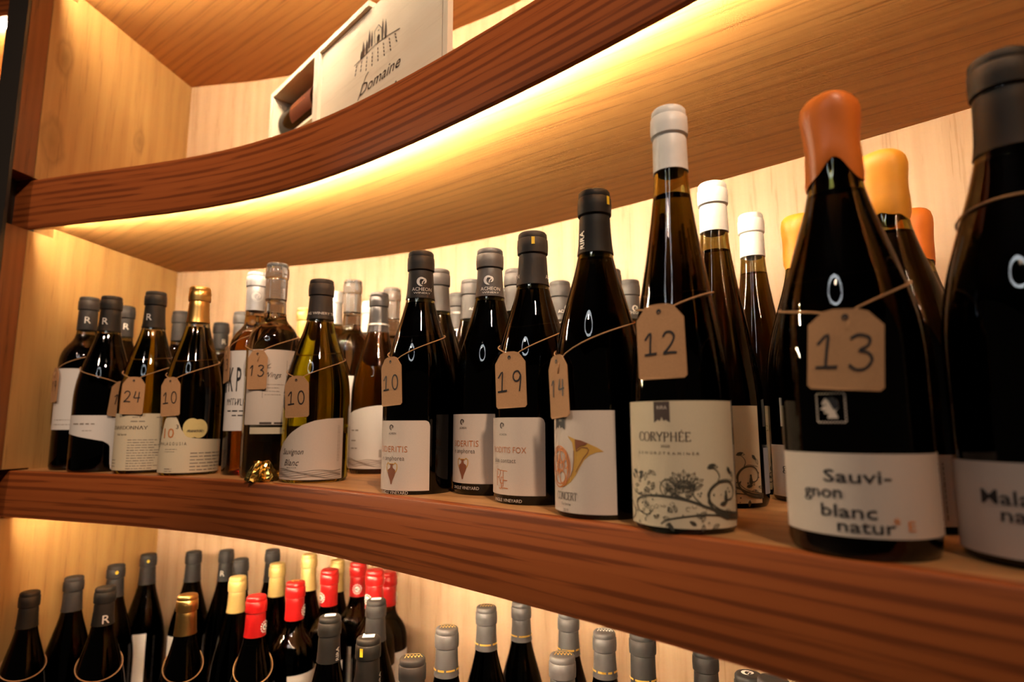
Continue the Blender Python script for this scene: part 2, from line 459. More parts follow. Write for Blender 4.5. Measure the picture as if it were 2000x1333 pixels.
INK = {
    'paper': plain('paper', (.66, .55, .46), .75, bump=.1, bscale=900),
    'paperw': plain('white_paper', (.70, .65, .61), .7, bump=.1, bscale=900),
    'cream': plain('cream_paper', (.66, .55, .38), .72, bump=.1, bscale=900),
    'blue': plain('blue_grey_paper', (.30, .34, .42), .7),
    'ink': plain('black_ink', (.015, .014, .016), .5),
    'brownink': plain('brown_black_ink', (.075, .05, .04), .55),
    'greyink': plain('grey_ink', (.25, .20, .16), .55),
    'floral': plain('dark_sepia_ink', (.055, .05, .035), .55),
    'orange': plain('orange_ink', (.75, .24, .05), .5),
    'copper': plain('copper_ink', (.66, .22, .06), .4, metal=.2),
    'brass': plain('brass_print', (.72, .40, .09), .4, metal=.2),
    'terracotta': plain('terracotta_ink', (.25, .085, .04), .55),
    'silver': plain('silver_foil_print', (.80, .76, .72), .35, metal=.35),
    'white': plain('white_print', (.85, .84, .83), .5),
    'gold': plain('gold_foil_print', (.85, .52, .10), .3, metal=.6),
    'yellow': plain('yellow_sticker', (.85, .58, .03), .5),
    'medal': plain('pale_gold_sticker', (.78, .62, .26), .4, metal=.2),
    'kraft': plain('kraft_card', (.47, .25, .115), .85, bump=.25, bscale=700, var=.14),
    'twine': plain('jute_twine', (.50, .28, .13), .9, bump=.4, bscale=900, var=.2),
}

# ------------------------------------------------------------------ plan curves
def catmull(P, n):
    out = []
    Q = [tuple(2 * P[0][i] - P[1][i] for i in range(2))] + list(P) + [tuple(2 * P[-1][i] - P[-2][i] for i in range(2))]
    for k in range(1, len(Q) - 2):
        a, b, c, d = Q[k - 1:k + 3]
        for j in range(n):
            t = j / n
            out.append(tuple(.5 * ((2 * b[i]) + (-a[i] + c[i]) * t + (2 * a[i] - 5 * b[i] + 4 * c[i] - d[i]) * t * t
                                   + (-a[i] + 3 * b[i] - 3 * c[i] + d[i]) * t ** 3) for i in range(2)))
    out.append(P[-1])
    return out

def resample(P, n):
    d = [0]
    for a, b in zip(P, P[1:]):
        d.append(d[-1] + math.hypot(b[0] - a[0], b[1] - a[1]))
    out, k = [], 0
    for i in range(n + 1):
        s = d[-1] * i / n
        while k < len(d) - 2 and d[k + 1] < s:
            k += 1
        t = (s - d[k]) / max(1e-9, d[k + 1] - d[k])
        out.append((P[k][0] + (P[k + 1][0] - P[k][0]) * t, P[k][1] + (P[k + 1][1] - P[k][1]) * t))
    return out

CORNER = (-0.8030, 1.3996)
SIDE_D = (-.14789, -.98900)       # along the side partition, towards the shop
SIDE_N = (.98900, -.14789)        # from the partition into the niche
def side_pt(s, o=0.0):
    return (CORNER[0] + SIDE_D[0] * s + SIDE_N[0] * o, CORNER[1] + SIDE_D[1] * s + SIDE_N[1] * o)
WALL_PTS = [CORNER, (-0.6067, 1.3665), (-0.4401, 1.3202), (-0.2768, 1.2589), (-0.1170, 1.1780), (0.0400, 1.0763), (0.1984, 0.9533),
            (0.3663, 0.8060), (0.5553, 0.6243), (0.7775, 0.3890), (1.0408, 0.0682), (1.3424, -0.3830)]
UP_PTS = [(-.903, 1.0385), (-.802, 1.009), (-.747, .994), (-.6419, .9663), (-.5412, .9368), (-.4424, .8996), (-.3451, .8513), (-.2486, .7907), (-.1504, .717),
          (-.0452, .6281), (.0748, .5177), (.2173, .3729), (.3879, .1728), (.585, -.1118)]
LOW_PTS = [(-.891, 1.051), (-.803, 1.022), (-.747, 1.003), (-.6418, .9667), (-.5441, .929), (-.4504, .8857), (-.3593, .8343), (-.269, .7735), (-.1761, .7022),
           (-.0748, .6173), (.0419, .5119), (.1814, .3729), (.3475, .18), (.5377, -.0946)]
NSEG = 72
WALL = resample(catmull(WALL_PTS, 8), NSEG)
UP = resample(catmull(UP_PTS, 8), NSEG)
LOW = resample(catmull(LOW_PTS, 8), NSEG)

def normals(P):                   # pointing from the shelf's front out into the shop
    out = []
    for i in range(len(P)):
        a, b = P[max(0, i - 1)], P[min(len(P) - 1, i + 1)]
        dx, dy = b[0] - a[0], b[1] - a[1]
        l = math.hypot(dx, dy)
        out.append((dy / l, -dx / l))
    return out

def arc(P):
    d = [0]
    for a, b in zip(P, P[1:]):
        d.append(d[-1] + math.hypot(b[0] - a[0], b[1] - a[1]))
    return d

def sweep(name, P, prof, mat, parent, vscale=1.0, useed=0.0):
    """sweep a closed section of (outward offset, z) along the plan curve P"""
    n, s = normals(P), arc(P)
    V, F, U = [], [], []
    m = len(prof)
    pd = [0]
    for a, b in zip(prof, prof[1:] + prof[:1]):
        pd.append(pd[-1] + math.hypot(b[0] - a[0], b[1] - a[1]))
    for i, (p, q) in enumerate(zip(P, n)):
        for (o, z) in prof:
            V.append((p[0] + q[0] * o, p[1] + q[1] * o, z))
    for i in range(len(P) - 1):
        for j in range(m):
            k = (j + 1) % m
            F.append((i * m + j, i * m + k, (i + 1) * m + k, (i + 1) * m + j))
            U.append(((s[i] + useed, pd[j] * vscale), (s[i] + useed, pd[j + 1] * vscale), (s[i + 1] + useed, pd[j + 1] * vscale), (s[i + 1] + useed, pd[j] * vscale)))
    for e in (0, len(P) - 1):
        f = tuple(e * m + j for j in range(m))
        F.append(f if e else f[::-1])
        U.append([(prof[j][0], prof[j][1]) for j in (range(m) if e else reversed(range(m)))])
    return sharp(mesh_obj(name, V, F, mat, parent, U), 35)

GRAIN = Vector((.80, -.60)).normalized()
def slab(name, A, B, z0, z1, mat_under, mat_top, parent, seed=0.0):
    """board between the plan curves A (front) and B (back)"""
    V, F, U, MI = [], [], [], []
    n = len(A)
    for a, b in zip(A, B):
        V += [(a[0], a[1], z0), (b[0], b[1], z0), (b[0], b[1], z1), (a[0], a[1], z1)]
    g = GRAIN; h = Vector((-g.y, g.x))
    def uvp(i):
        p = Vector(V[i][:2])
        return (p.dot(g) + seed, p.dot(h) + V[i][2] * .3)
    for i in range(n - 1):
        o, q = 4 * i, 4 * i + 4
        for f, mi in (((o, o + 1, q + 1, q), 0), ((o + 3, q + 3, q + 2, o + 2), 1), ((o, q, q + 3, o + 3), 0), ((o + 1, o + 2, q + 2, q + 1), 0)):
            F.append(f); MI.append(mi); U.append([uvp(k) for k in f])
    for f in ((0, 3, 2, 1), (4 * n - 4, 4 * n - 3, 4 * n - 2, 4 * n - 1)):
        F.append(f); MI.append(0); U.append([uvp(k) for k in f])
    ob = mesh_obj(name, V, F, mat_under, parent, U)
    ob.data.materials.append(mat_top)
    ob.data.polygons.foreach_set('material_index', MI)
    return ob

def curved_shelf(name, P, zbot, ztop, label, seed):
    root = tag(empty(name, (0, 0, 0)), label, 'shelf', 'curved oak shelves of the wine niche')
    T = .012
    r = .0025
    # the fascia is rebated at its foot: a lip hides the light strip and throws its light back to the wall
    front = [(0, zbot + r), (0, ztop - r), (-r * .3, ztop - r * .3), (-r, ztop), (-T, ztop), (-T, zbot + .0152), (-.005, zbot + .0152), (-.005, zbot + .0028), (-.0067, zbot + .0028), (-.0067, zbot), (-r, zbot), (-r * .3, zbot + r * .3)]
    sweep('fascia', P, front, M_FASCIA, root, useed=seed)
    n = normals(P)
    inner = [(p[0] - q[0] * T, p[1] - q[1] * T) for p, q in zip(P, n)]
    back = [(q[0], q[1]) for q in WALL]
    slab('shelf_board', inner, back, zbot + .015, ztop, M_SHELF, M_TOP, root, seed)
    led = [(p[0] - q[0] * .0052, p[1] - q[1] * .0052) for p, q in list(zip(P, n))[3:]]
    sweep('led_strip', led, [(0, zbot + .0030), (0, zbot + .0058), (-.0012, zbot + .0058), (-.0012, zbot + .0030)], M_LED, root)['label'] = 'warm glowing light strip under the board'
    return root

def box_uv(name, x0, x1, y0, y1, z0, z1, mat, parent=None, grain='x', frame=None, bev=0.0):
    """box in the frame (origin, ex, ey) with metre UVs, grain along one of its axes"""
    V = [(x, y, z) for z in (z0, z1) for y in (y0, y1) for x in (x0, x1)]
    F = [(0, 2, 3, 1), (4, 5, 7, 6), (0, 1, 5, 4), (2, 6, 7, 3), (0, 4, 6, 2), (1, 3, 7, 5)]
    gi = 'xyz'.index(grain)
    U = []
    for f in F:
        pts = [V[i] for i in f]
        ext = [max(p[a] for p in pts) - min(p[a] for p in pts) for a in range(3)]
        ax = [a for a in range(3) if ext[a] > 1e-9]
        u, v = (gi, [a for a in ax if a != gi][0]) if gi in ax else ax
        U.append([(p[u], p[v] + p[3 - u - v] * .7) for p in pts])
    if frame:
        o, ex, ey = frame
        V = [(o[0] + ex[0] * x + ey[0] * y, o[1] + ex[1] * x + ey[1] * y, o[2] + z) for x, y, z in V]
    return mesh_obj(name, V, F, mat, parent, U)

# ------------------------------------------------------------------ the setting
def build_wall():
    V, F, U = [], [], []
    s, n = arc(WALL), normals(WALL)
    z0, z1 = .0, 2.75
    for p, q in zip(WALL, n):
        for o in (0, -.02):
            for z in (z0, z1):
                V.append((p[0] + q[0] * o, p[1] + q[1] * o, z))
    for i in range(NSEG):
        a, b = 4 * i, 4 * i + 4
        for f in ((a, b, b + 1, a + 1), (a + 2, a + 3, b + 3, b + 2), (a + 1, b + 1, b + 3, a + 3), (a, a + 2, b + 2, b)):
            F.append(f)
            U.append([(V[k][2], s[k // 4]) for k in f])
    structure(sharp(mesh_obj('wall_back', V, F, M_WALL, None, U), 60), 'curved pale oak veneer wall behind the shelves')
build_wall()
SF = ((CORNER[0], CORNER[1], 0), SIDE_D, (-SIDE_N[0], -SIDE_N[1]))
wl = structure(empty('wall_left', (0, 0, 0)), 'oak side partition closing the end of the niche')
TH = .047                          # thickness of the partition
NOTCH = [(-.492 - .080, -.486), (-.0802, .003), (.4207, .5181), (.898, .995)]   # the shelf fascias are let into it
box_uv('veneer_panel', -.02, .330, 0, TH, 0, 2.75, M_SIDE, wl, 'z', SF)
zz = [0] + [ZS + k for a in NOTCH for k in a] + [2.75]
for i in range(0, len(zz), 2):
    box_uv('veneer_panel', .330, .3785, 0, TH - .004, zz[i], zz[i + 1], M_SIDE, wl, 'z', SF)
    box_uv('edge_post', .3799, .4185, 0, TH - .004, zz[i], zz[i + 1], M_STRIP, wl, 'z', SF)
box_uv('notch_backing', .330, .4185, TH - .004, TH, 0, 2.75, M_DARKEDGE, wl, 'z', SF)
box_uv('black_edge', .4190, .4250, .0005, TH - .006, 0, 2.75, M_DARKEDGE, wl, 'z', SF)
# the next bay beyond the partition
BF = ((CORNER[0] - SIDE_N[0] * .047, CORNER[1] - SIDE_N[1] * .047, 0), (-SIDE_N[0], -SIDE_N[1]), (SIDE_D[0], SIDE_D[1]))
structure(box_uv('wall_bay', .001, 1.1, .0, .02, 0, 2.75, M_WALL, None, 'z', BF), 'oak wall of the next bay beyond the partition')
for zb, zt in ((.4237, .5151), (.901, .992)):
    r_ = tag(empty('bay_shelf', (0, 0, 0)), 'straight oak shelf of the next bay, ' + ('level with the bottom of the wooden case' if zb < .6 else 'level with the top of the niche'), 'shelf')
    box_uv('shelf_board', .001, 1.1, .02, .30, ZS + zb, ZS + zt, M_SHELF, r_, 'x', BF)
    box_uv('fascia', .001, 1.1, .30, .318, ZS + zb, ZS + zt, M_FASCIA, r_, 'x', BF)
    box_uv('led_strip', .06, 1.1, .29, .298, ZS + zb - .004, ZS + zb - .0005, M_LED, r_, 'x', BF)
M_FLOOR = plain('dark_stone_floor', (.06, .045, .035), .4, bscale=6, var=.25)
M_CEIL = plain('dark_plaster_ceiling', (.10, .075, .055), .8, bscale=20)
structure(box_uv('floor', -3.2, 2.6, -3.2, 2.2, -.05, 0, M_FLOOR, None))
structure(box_uv('ceiling', -3.2, 2.6, -3.2, 2.2, 2.8, 2.85, M_CEIL, None))

curved_shelf('curved_shelf', UP, ZS + .4237, ZS + .5151, 'curved oak shelf carrying the pale wooden wine case', 0.0)
curved_shelf('curved_shelf', LOW, ZS - .0772, ZS, 'curved oak shelf carrying the bottles with kraft price tags', 1.7)
curved_shelf('curved_shelf', UP, ZS + .901, ZS + .992, 'curved oak shelf above the wooden wine case, topmost of the niche', 3.1)
curved_shelf('curved_shelf', LOW, ZS - .489 - .08, ZS - .489, 'curved oak shelf under the dark red-wine bottles, lowest of the niche', 4.4)

# lamps of the shop
def torus(name, R, r, mat, parent, loc=(0, 0, 0), n=48, m=10):
    V, F = [], []
    for i in range(n):
        a = 2 * pi * i / n
        for j in range(m):
            b = 2 * pi * j / m
            V.append((loc[0] + (R + r * cos(b)) * cos(a), loc[1] + (R + r * cos(b)) * sin(a), loc[2] + r * sin(b)))
    for i in range(n):
        for j in range(m):
            F.append((i * m + j, ((i + 1) % n) * m + j, ((i + 1) % n) * m + (j + 1) % m, i * m + (j + 1) % m))
    return mesh_obj(name, V, F, mat, parent, None, True)
def tube(name, pts, r, mat, parent, n=6, closed=False):
    V, F = [], []
    k = len(pts)
    pts = [Vector(p) for p in pts]
    for i, p in enumerate(pts):
        a = pts[i - 1] if i or closed else p
        b = pts[(i + 1) % k] if i < k - 1 or closed else p
        t = (b - a).normalized()
        x = t.orthogonal() if i == 0 else (x - t * x.dot(t))
        x.normalize()
        y = t.cross(x)
        for j in range(n):
            c = 2 * pi * j / n
            V.append(p + (x * cos(c) + y * sin(c)) * r)
    for i in range(k if closed else k - 1):
        for j in range(n):
            F.append((i * n + j, i * n + (j + 1) % n, ((i + 1) % k) * n + (j + 1) % n, ((i + 1) % k) * n + j))
    if not closed:
        F.append(tuple(range(n))[::-1]); F.append(tuple((k - 1) * n + j for j in range(n)))
    return mesh_obj(name, V, F, mat, parent, None, True)
ring = tag(empty('ring_pendant', (-.62, -.46, ZS + .92)), 'large round ring pendant lamp hanging in the shop before the shelves', 'lamp')
torus('light_ring', .26, .022, M_RING, ring)
torus('rim', .292, .009, M_DARKEDGE, ring, (0, 0, .006))
for a in (.5, 2.6, 4.7):
    tube('suspension_wire', [(.27 * cos(a), .27 * sin(a), .02), (0, 0, 2.8 - ZS - .92)], .0015, M_DARKEDGE, ring)
for i, (x, y, z, k, aim) in enumerate(DOWNLIGHTS):
    o = tag(empty('ceiling_downlight', (x, y, 2.8)), ('round ceiling downlight nearest the orange wax bottles' if i == 0 else 'round ceiling downlight nearest the side partition'), 'lamp')
    torus('trim_ring', .05, .008, CAPCOL['white'], o, (0, 0, -.004))
    V = [(.044 * cos(2 * pi * j / 24), .044 * sin(2 * pi * j / 24), -.002) for j in range(24)]
    mesh_obj('lens', V, [tuple(range(24))[::-1]], M_LAMP, o)

# ------------------------------------------------------------------ bottles
SHAPES = {   # (height fraction, radius fraction of the body)
    'burgundy': [(.0, .88), (.006, .965), (.02, 1), (.20, 1), (.385, 1), (.44, .985), (.50, .935), (.56, .85), (.62, .735), (.68, .61), (.73, .505), (.78, .42), (.82, .378), (.88, .352), (.95, .345), (1, .345)],
    'bordeaux': [(.0, .9), (.006, .965), (.02, 1), (.3, 1), (.58, 1), (.62, .985), (.655, .93), (.685, .83), (.712, .68), (.735, .54), (.765, .44), (.80, .402), (.9, .388), (1, .388)],
    'flute': [(.0, .9), (.006, .965), (.02, 1), (.15, 1), (.28, 1), (.34, .97), (.42, .88), (.50, .765), (.58, .645), (.66, .53), (.73, .44), (.79, .38), (.84, .352), (.92, .34), (1, .34)],
    'round': [(.0, .9), (.006, .965), (.02, 1), (.3, 1), (.56, 1), (.60, .985), (.64, .925), (.67, .82), (.695, .67), (.712, .54), (.73, .455), (.76, .418), (.82, .40), (1, .395)],
}
def shape_r(kind, t):
    P = SHAPES[kind]
    for (a, ra), (b, rb) in zip(P, P[1:]):
        if t <= b:
            s = (t - a) / (b - a)
            return ra + (rb - ra) * s
    return P[-1][1]
def smooth_profile(kind):
    P = SHAPES[kind]
    out = []
    for i in range(len(P) - 1):
        if P[i][0] < .2:
            out.append(P[i]); continue
        p0, p1, p2, p3 = P[max(0, i - 1)], P[i], P[i + 1], P[min(len(P) - 1, i + 2)]
        for k in range(3):
            t = k / 3
            m1 = (p2[1] - p0[1]) / (p2[0] - p0[0]) * (p2[0] - p1[0])
            m2 = (p3[1] - p1[1]) / max(1e-6, p3[0] - p1[0]) * (p2[0] - p1[0])
            r = (2 * t ** 3 - 3 * t * t + 1) * p1[1] + (t ** 3 - 2 * t * t + t) * m1 + (-2 * t ** 3 + 3 * t * t) * p2[1] + (t ** 3 - t * t) * m2
            out.append((p1[0] + (p2[0] - p1[0]) * t, min(1.0, r)))
    out.append(P[-1])
    return out

def lathe_data(prof, n=40, base=0, flip=False):
    """closed solid of revolution: prof = [(r, z)] bottom to top; poles are closed with fans"""
    V, F = [], []
    for (r, z) in prof:
        for j in range(n):
            a = 2 * pi * j / n
            V.append((r * sin(a), -r * cos(a), z))
    m = len(prof)
    for i in range(m - 1):
        for j in range(n):
            f = (base + i * n + j, base + i * n + (j + 1) % n, base + (i + 1) * n + (j + 1) % n, base + (i + 1) * n + j)
            F.append(f[::-1] if flip else f)
    b = tuple(base + j for j in range(n))
    t = tuple(base + (m - 1) * n + j for j in range(n))
    F.append(b if flip else b[::-1])
    F.append(t[::-1] if flip else t)
    return V, F

def lathe(name, prof, mat, parent, n=40, smooth=True):
    V, F = lathe_data(prof, n)
    o = mesh_obj(name, V, F, mat, parent)
    return sharp(o, 50) if smooth else o

# --- drawing flat print on a surface: a mapper turns (u, v) in metres into a point
def cyl_map(R, phi0=0.0, z0=0.0, off=.0008):
    return lambda u, v: ((R + off) * sin(phi0 + u / R), -(R + off) * cos(phi0 + u / R), z0 + v)

class Print:
    def __init__(s):
        s.V, s.F, s.n = [], [], 0
    def poly(s, pts, mp):
        """filled outline, cut into narrow upright strips so that it follows a round surface"""
        lo, hi = min(p[0] for p in pts), max(p[0] for p in pts)
        k = max(1, int((hi - lo) / .0035 + .5))
        for i in range(k):
            q = pts
            if k > 1:
                for lim, sg in ((lo + (hi - lo) * i / k, 1), (lo + (hi - lo) * (i + 1) / k, -1)):
                    out = []
                    for a, b in zip(q, q[1:] + q[:1]):
                        da, db = (a[0] - lim) * sg, (b[0] - lim) * sg
                        if da >= 0: out.append(a)
                        if (da > 0 and db < 0) or (da < 0 and db > 0):
                            t = da / (da - db)
                            out.append((lim, a[1] + (b[1] - a[1]) * t))
                    q = out
                    if len(q) < 3: break
            if len(q) < 3: continue
            n = len(s.V)
            s.V += [mp(u, v) for u, v in q]
            for t in tessellate_polygon([[Vector((u, v, 0)) for u, v in q]]):
                s.F.append(tuple(n + m for m in t))
    def ribbon(s, pts, w, mp, nib=None):
        """stroke; w a number or a function of t; nib = (thin, thick) makes upright strokes thick"""
        n = len(pts)
        if n < 2: return
        b = len(s.V)
        for i, p in enumerate(pts):
            a, c = pts[max(0, i - 1)], pts[min(n - 1, i + 1)]
            dx, dy = c[0] - a[0], c[1] - a[1]
            l = math.hypot(dx, dy) or 1e-9
            if nib: ww = nib[0] + (nib[1] - nib[0]) * (abs(dy) / l) ** 1.5
            else: ww = w(i / (n - 1)) if callable(w) else w
            nx, ny = -dy / l * ww / 2, dx / l * ww / 2
            s.V += [mp(p[0] + nx, p[1] + ny), mp(p[0] - nx, p[1] - ny)]
        for i in range(n - 1):
            s.F.append((b + 2 * i, b + 2 * i + 1, b + 2 * i + 3, b + 2 * i + 2))
    def mesh(s, verts, faces, mp):
        b = len(s.V)
        s.V += [mp(*v) for v in verts]
        s.F += [tuple(i + b for i in f) for f in faces]
    def done(s, name, mat, parent):
        o = mesh_obj(name, s.V, s.F, INK[mat] if isinstance(mat, str) else mat, parent)
        if name in ('small_print', 'ring_print', 'wavy_lines', 'floral_print'): o['kind'] = 'stuff'
        return o

def circ(cx, cy_, rx, ry=None, n=16, a0=0.0, a1=2 * pi):
    ry = rx if ry is None else ry
    return [(cx + rx * cos(a0 + (a1 - a0) * i / n), cy_ + ry * sin(a0 + (a1 - a0) * i / n)) for i in range(n + 1)]

_fc = {}
def font(text, style):
    """unit text mesh (cap height 1) from the built-in font: verts, faces, width"""
    key = (text, style)
    if key in _fc: return _fc[key]
    if style == 's':
        _fc[key] = serif(text); return _fc[key]
    cu = bpy.data.curves.new('txt', 'FONT')
    cu.body = text
    cu.resolution_u = 2
    if style in 'bc': cu.offset = .008
    if style == 't': cu.offset = -.010
    if style == 'i': cu.shear = .38
    if style == 'w': cu.space_character = 1.7
    ob = bpy.data.objects.new('txt', cu)
    COL.objects.link(ob)
    bpy.context.view_layer.update()
    me = bpy.data.meshes.new_from_object(ob.evaluated_get(bpy.context.evaluated_depsgraph_get()))
    V = [(v.co.x, v.co.y) for v in me.vertices]
    F = [tuple(p.vertices) for p in me.polygons]
    bpy.data.objects.remove(ob); bpy.data.curves.remove(cu); bpy.data.meshes.remove(me)
    k = .70
    x0 = min(v[0] for v in V); x1 = max(v[0] for v in V)
    r = ([((x - x0) / k, y / k) for x, y in V], F, (x1 - x0) / k)
    _fc[key] = r
    return r

SERIF = {
    'C': (.75, [[(.72, .76), (.66, .92), (.5, 1), (.3, .97), (.12, .8), (.05, .5), (.12, .2), (.3, .03), (.5, 0), (.66, .08), (.74, .24)]], [(.72, .76, .95)]),
    'O': (.82, [circ(.41, .5, .36, .5, 20)], []),
    'R': (.74, [[(.14, 0), (.14, 1)], [(.14, .98), (.4, .98), (.56, .88), (.58, .74), (.52, .58), (.38, .5), (.14, .5)], [(.36, .5), (.72, 0)]], []),
    'Y': (.74, [[(.04, 1), (.37, .48)], [(.70, 1), (.37, .48)], [(.37, .5), (.37, 0)]], []),
    'P': (.66, [[(.14, 0), (.14, 1)], [(.14, .98), (.4, .98), (.56, .88), (.58, .72), (.52, .55), (.38, .47), (.14, .47)]], []),
    'H': (.82, [[(.14, 0), (.14, 1)], [(.68, 0), (.68, 1)], [(.14, .52), (.68, .52)]], []),
    'E': (.64, [[(.14, 0), (.14, 1)], [(.1, .98), (.56, .98), (.57, .84)], [(.14, .53), (.46, .53)], [(.1, .02), (.58, .02), (.6, .18)]], []),
    'A': (.76, [[(.06, 0), (.38, 1)], [(.38, 1), (.70, 0)], [(.18, .34), (.58, .34)]], []),
    'D': (.80, [[(.14, 0), (.14, 1)], [(.14, .98), (.4, .98), (.62, .86), (.72, .5), (.62, .14), (.4, .02), (.14, .02)]], []),
    'N': (.82, [[(.13, 0), (.13, 1)], [(.13, 1), (.69, 0)], [(.69, 0), (.69, 1)]], []),
    'T': (.68, [[(.34, 0), (.34, 1)], [(.03, .8), (.05, .98), (.63, .98), (.65, .8)]], []),
}
def serif(text):
    pr = Print(); x = 0.0
    for ch in text:
        if ch == ' ':
            x += .4; continue
        acc = ch == 'É'
        wd, strokes, _ = SERIF['E' if acc else ch]
        mp = lambda u, v, x=x: (x + u, v)
        for st in strokes:
            pr.ribbon(st, 0, mp, (.05, .14))
            for e in (st[0], st[-1]):
                if e[1] in (0, 1) and ch not in 'CO':
                    pr.ribbon([(e[0] - .11, e[1] + (.02 if e[1] == 0 else -.02)), (e[0] + .11, e[1] + (.02 if e[1] == 0 else -.02))], .04, mp)
        if acc: pr.ribbon([(.30, 1.08), (.44, 1.26)], .07, mp)
        x += wd + .06
    return pr.V, pr.F, x - .06

def put_text(pr, text, u, v, h, align, width, style, mp, rot=0.0):
    V, F, w_ = font(text, style)
    kx = h if width is None else width / w_
    tot = kx * w_
    x0 = u - (0 if align == 'L' else tot if align == 'R' else tot / 2)
    if rot:
        c, s_ = cos(rot), sin(rot)
        P = [((x - w_ / 2) * kx, (y - .5) * h) for x, y in V]
        pr.mesh([(u + x * c - y * s_, v + x * s_ + y * c) for x, y in P], F, mp)
    else:
        pr.mesh([(x0 + x * kx, v + y * h) for x, y in V], F, mp)

def fake_lines(pr, u0, u1, v0, v1, n, h, mp, seed=1, wobble=.0, ragged=True):
    """small print too fine to read: broken strokes"""
    rnd = random.Random(seed)
    for i in range(n):
        v = v1 - (v1 - v0) * i / max(1, n - 1)
        u = u0
        end = u1 - (rnd.random() * .25 * (u1 - u0) if ragged else 0)
        while u < end:
            l = h * (1.6 + rnd.random() * 4)
            e = min(u + l, end)
            k = max(2, int((e - u) / .004) + 1)
            pr.ribbon([(u + (e - u) * j / (k - 1), v) for j in range(k)], h * (.55 + .25 * rnd.random()), mp)
            u = e + h * .8

GLASS_OF = {'olive': G_OLIVE, 'amber': G_AMBER, 'dark': G_DARK, 'black': G_BLACK, 'clear': G_CLEAR, 'rose': G_ROSE, 'honey': G_HONEY, 'brown': G_BROWN}
ROOTS = {}
def bottle(key, kind, gl, cap, label, group=None, cap_from=.80, fill=.80, name='wine_bottle', tab=None, capname='capsule'):
    x, y, H, R = POS[key]
    z0 = ZS if not key.startswith('L') else ZS - .489
    root = tag(empty(name, (x, y, z0), atan2(-x, y)), label, 'bottle', group)
    ROOTS[key] = (root, H, R, kind)
    prof = smooth_profile(kind)
    top = .985 if cap != 'clear' else cap_from + .004
    pr = [(r * R, t * H) for t, r in prof if t < top] + [(prof[-1][1] * R, top * H)]
    # punt under the base
    V, F = lathe_data([(R * .30, .012), (R * .62, .004), (R * .8, .0004)] + [(max(r, R * .93) if z < .001 else r, z) for r, z in pr], 44)
    if gl == 'clear' or fill < .99:          # the air above the wine is a hollow in the glass
        g = .0026
        cav = [(max(.001, shape_r(kind, t) * R - g), t * H) for t in [fill + ((.965 if cap != 'clear' else cap_from - .012) - fill) * i / 7 for i in range(8)]]
        V2, F2 = lathe_data(cav, 44, len(V), True)
        V += V2; F += F2
    sharp(mesh_obj('glass_body', V, F, GLASS_OF[gl], root), 50)
    rn = lambda t: shape_r(kind, t) * R + .0005
    if cap in ('orange', 'yellow'):
        wax(root, H, R, kind, cap, key)
    else:
        p = [(rn(cap_from) - .0003, cap_from * H), (rn(cap_from) + .0002, cap_from * H + .0004)]
        for i in range(1, 6):
            t = cap_from + (.905 - cap_from) * i / 6
            p.append((rn(t) + .0002, t * H))
        a = rn(.95) + .0002
        p += [(a, H - .0275), (a - .0007, H - .0255), (a + .0013, H - .0240), (a + .0016, H - .0165), (a + .0013, H - .0085), (a + .0003, H - .0075),
              (a + .0006, H - .0060), (a + .0003, H - .0022), (a - .0009, H - .0006), (a - .0035, H), (a * .35, H - .0002), (.0006, H - .0003)]
        c = lathe(capname, p, CAPCOL[cap], root, 36)
        # slight crumple of the foil
        rnd = random.Random(sum(map(ord, key)) * 13)
        ph = rnd.random() * 6
        for v in c.data.vertices:
            aa = atan2(v.co.x, -v.co.y)
            k = 1 + .0025 * sin(5 * aa + ph + v.co.z * 160) + .002 * sin(9 * aa - ph)
            v.co.x *= k; v.co.y *= k
    if tab:
        t = Print(); cr = rn(.95) + .0022
        t.poly([(-.0017, H - .0165), (.0017, H - .0165), (.0017, H - .0085), (-.0017, H - .0085)], cyl_map(cr, tab, 0, .0005))
        t.done('seal_tab', 'yellow', root)
    return root

def wax(root, H, R, kind, cap, key):
    rb = shape_r(kind, .95) * R
    n = 44
    rows = [(.0, .0006), (.08, .0018), (.25, .0024), (.42, .0026), (.55, .0032), (.68, .0042), (.80, .0044), (.90, .0032), (.96, .0004), (.99, -.0035), (1.0, -.009)]
    V, F = [], []
    rnd = random.Random(len(key) * 7 + ord(key[0]) + ord(key[1]))
    ph = rnd.random() * 6
    for i, (t, dr) in enumerate(rows):
        for j in range(n):
            a = 2 * pi * j / n
            aw = (a + pi) % (2 * pi) - pi
            low = .815 * H + .0022 * sin(3 * a + ph) + .0012 * sin(7 * a + 2 * ph)
            if key == 'N13': low = .795 * H + .016 * exp(-(aw / .62) ** 2) + .001 * sin(5 * a)
            z = low + (H * 1.012 - low) * t
            r = max(.0008, shape_r(kind, min(1, z / H)) * R + dr + .0005 * sin(4 * a + ph + t * 5) * (1 if t > .05 else 0))
            V.append((r * sin(a), -r * cos(a), z))
    m = len(rows)
    for i in range(m - 1):
        for j in range(n):
            F.append((i * n + j, i * n + (j + 1) % n, (i + 1) * n + (j + 1) % n, (i + 1) * n + j))
    F.append(tuple((m - 1) * n + j for j in range(n)))
    mesh_obj('sealing_wax', V, F, CAPCOL[cap], root, None, True)

def columns(name, R, cols, mat, parent, off=.0005, rows=1):
    """paper on the glass: cols = [(phi, z bottom, z top)] from one side to the other"""
    V, F = [], []
    for ph, a, b in cols:
        for k in range(rows + 1):
            z = a + (b - a) * k / rows
            V.append(((R + off) * sin(ph), -(R + off) * cos(ph), z))
    r = rows + 1
    for i in range(len(cols) - 1):
        for k in range(rows):
            F.append((i * r + k, (i + 1) * r + k, (i + 1) * r + k + 1, i * r + k + 1))
    return mesh_obj(name, V, F, INK[mat], parent, None, True)

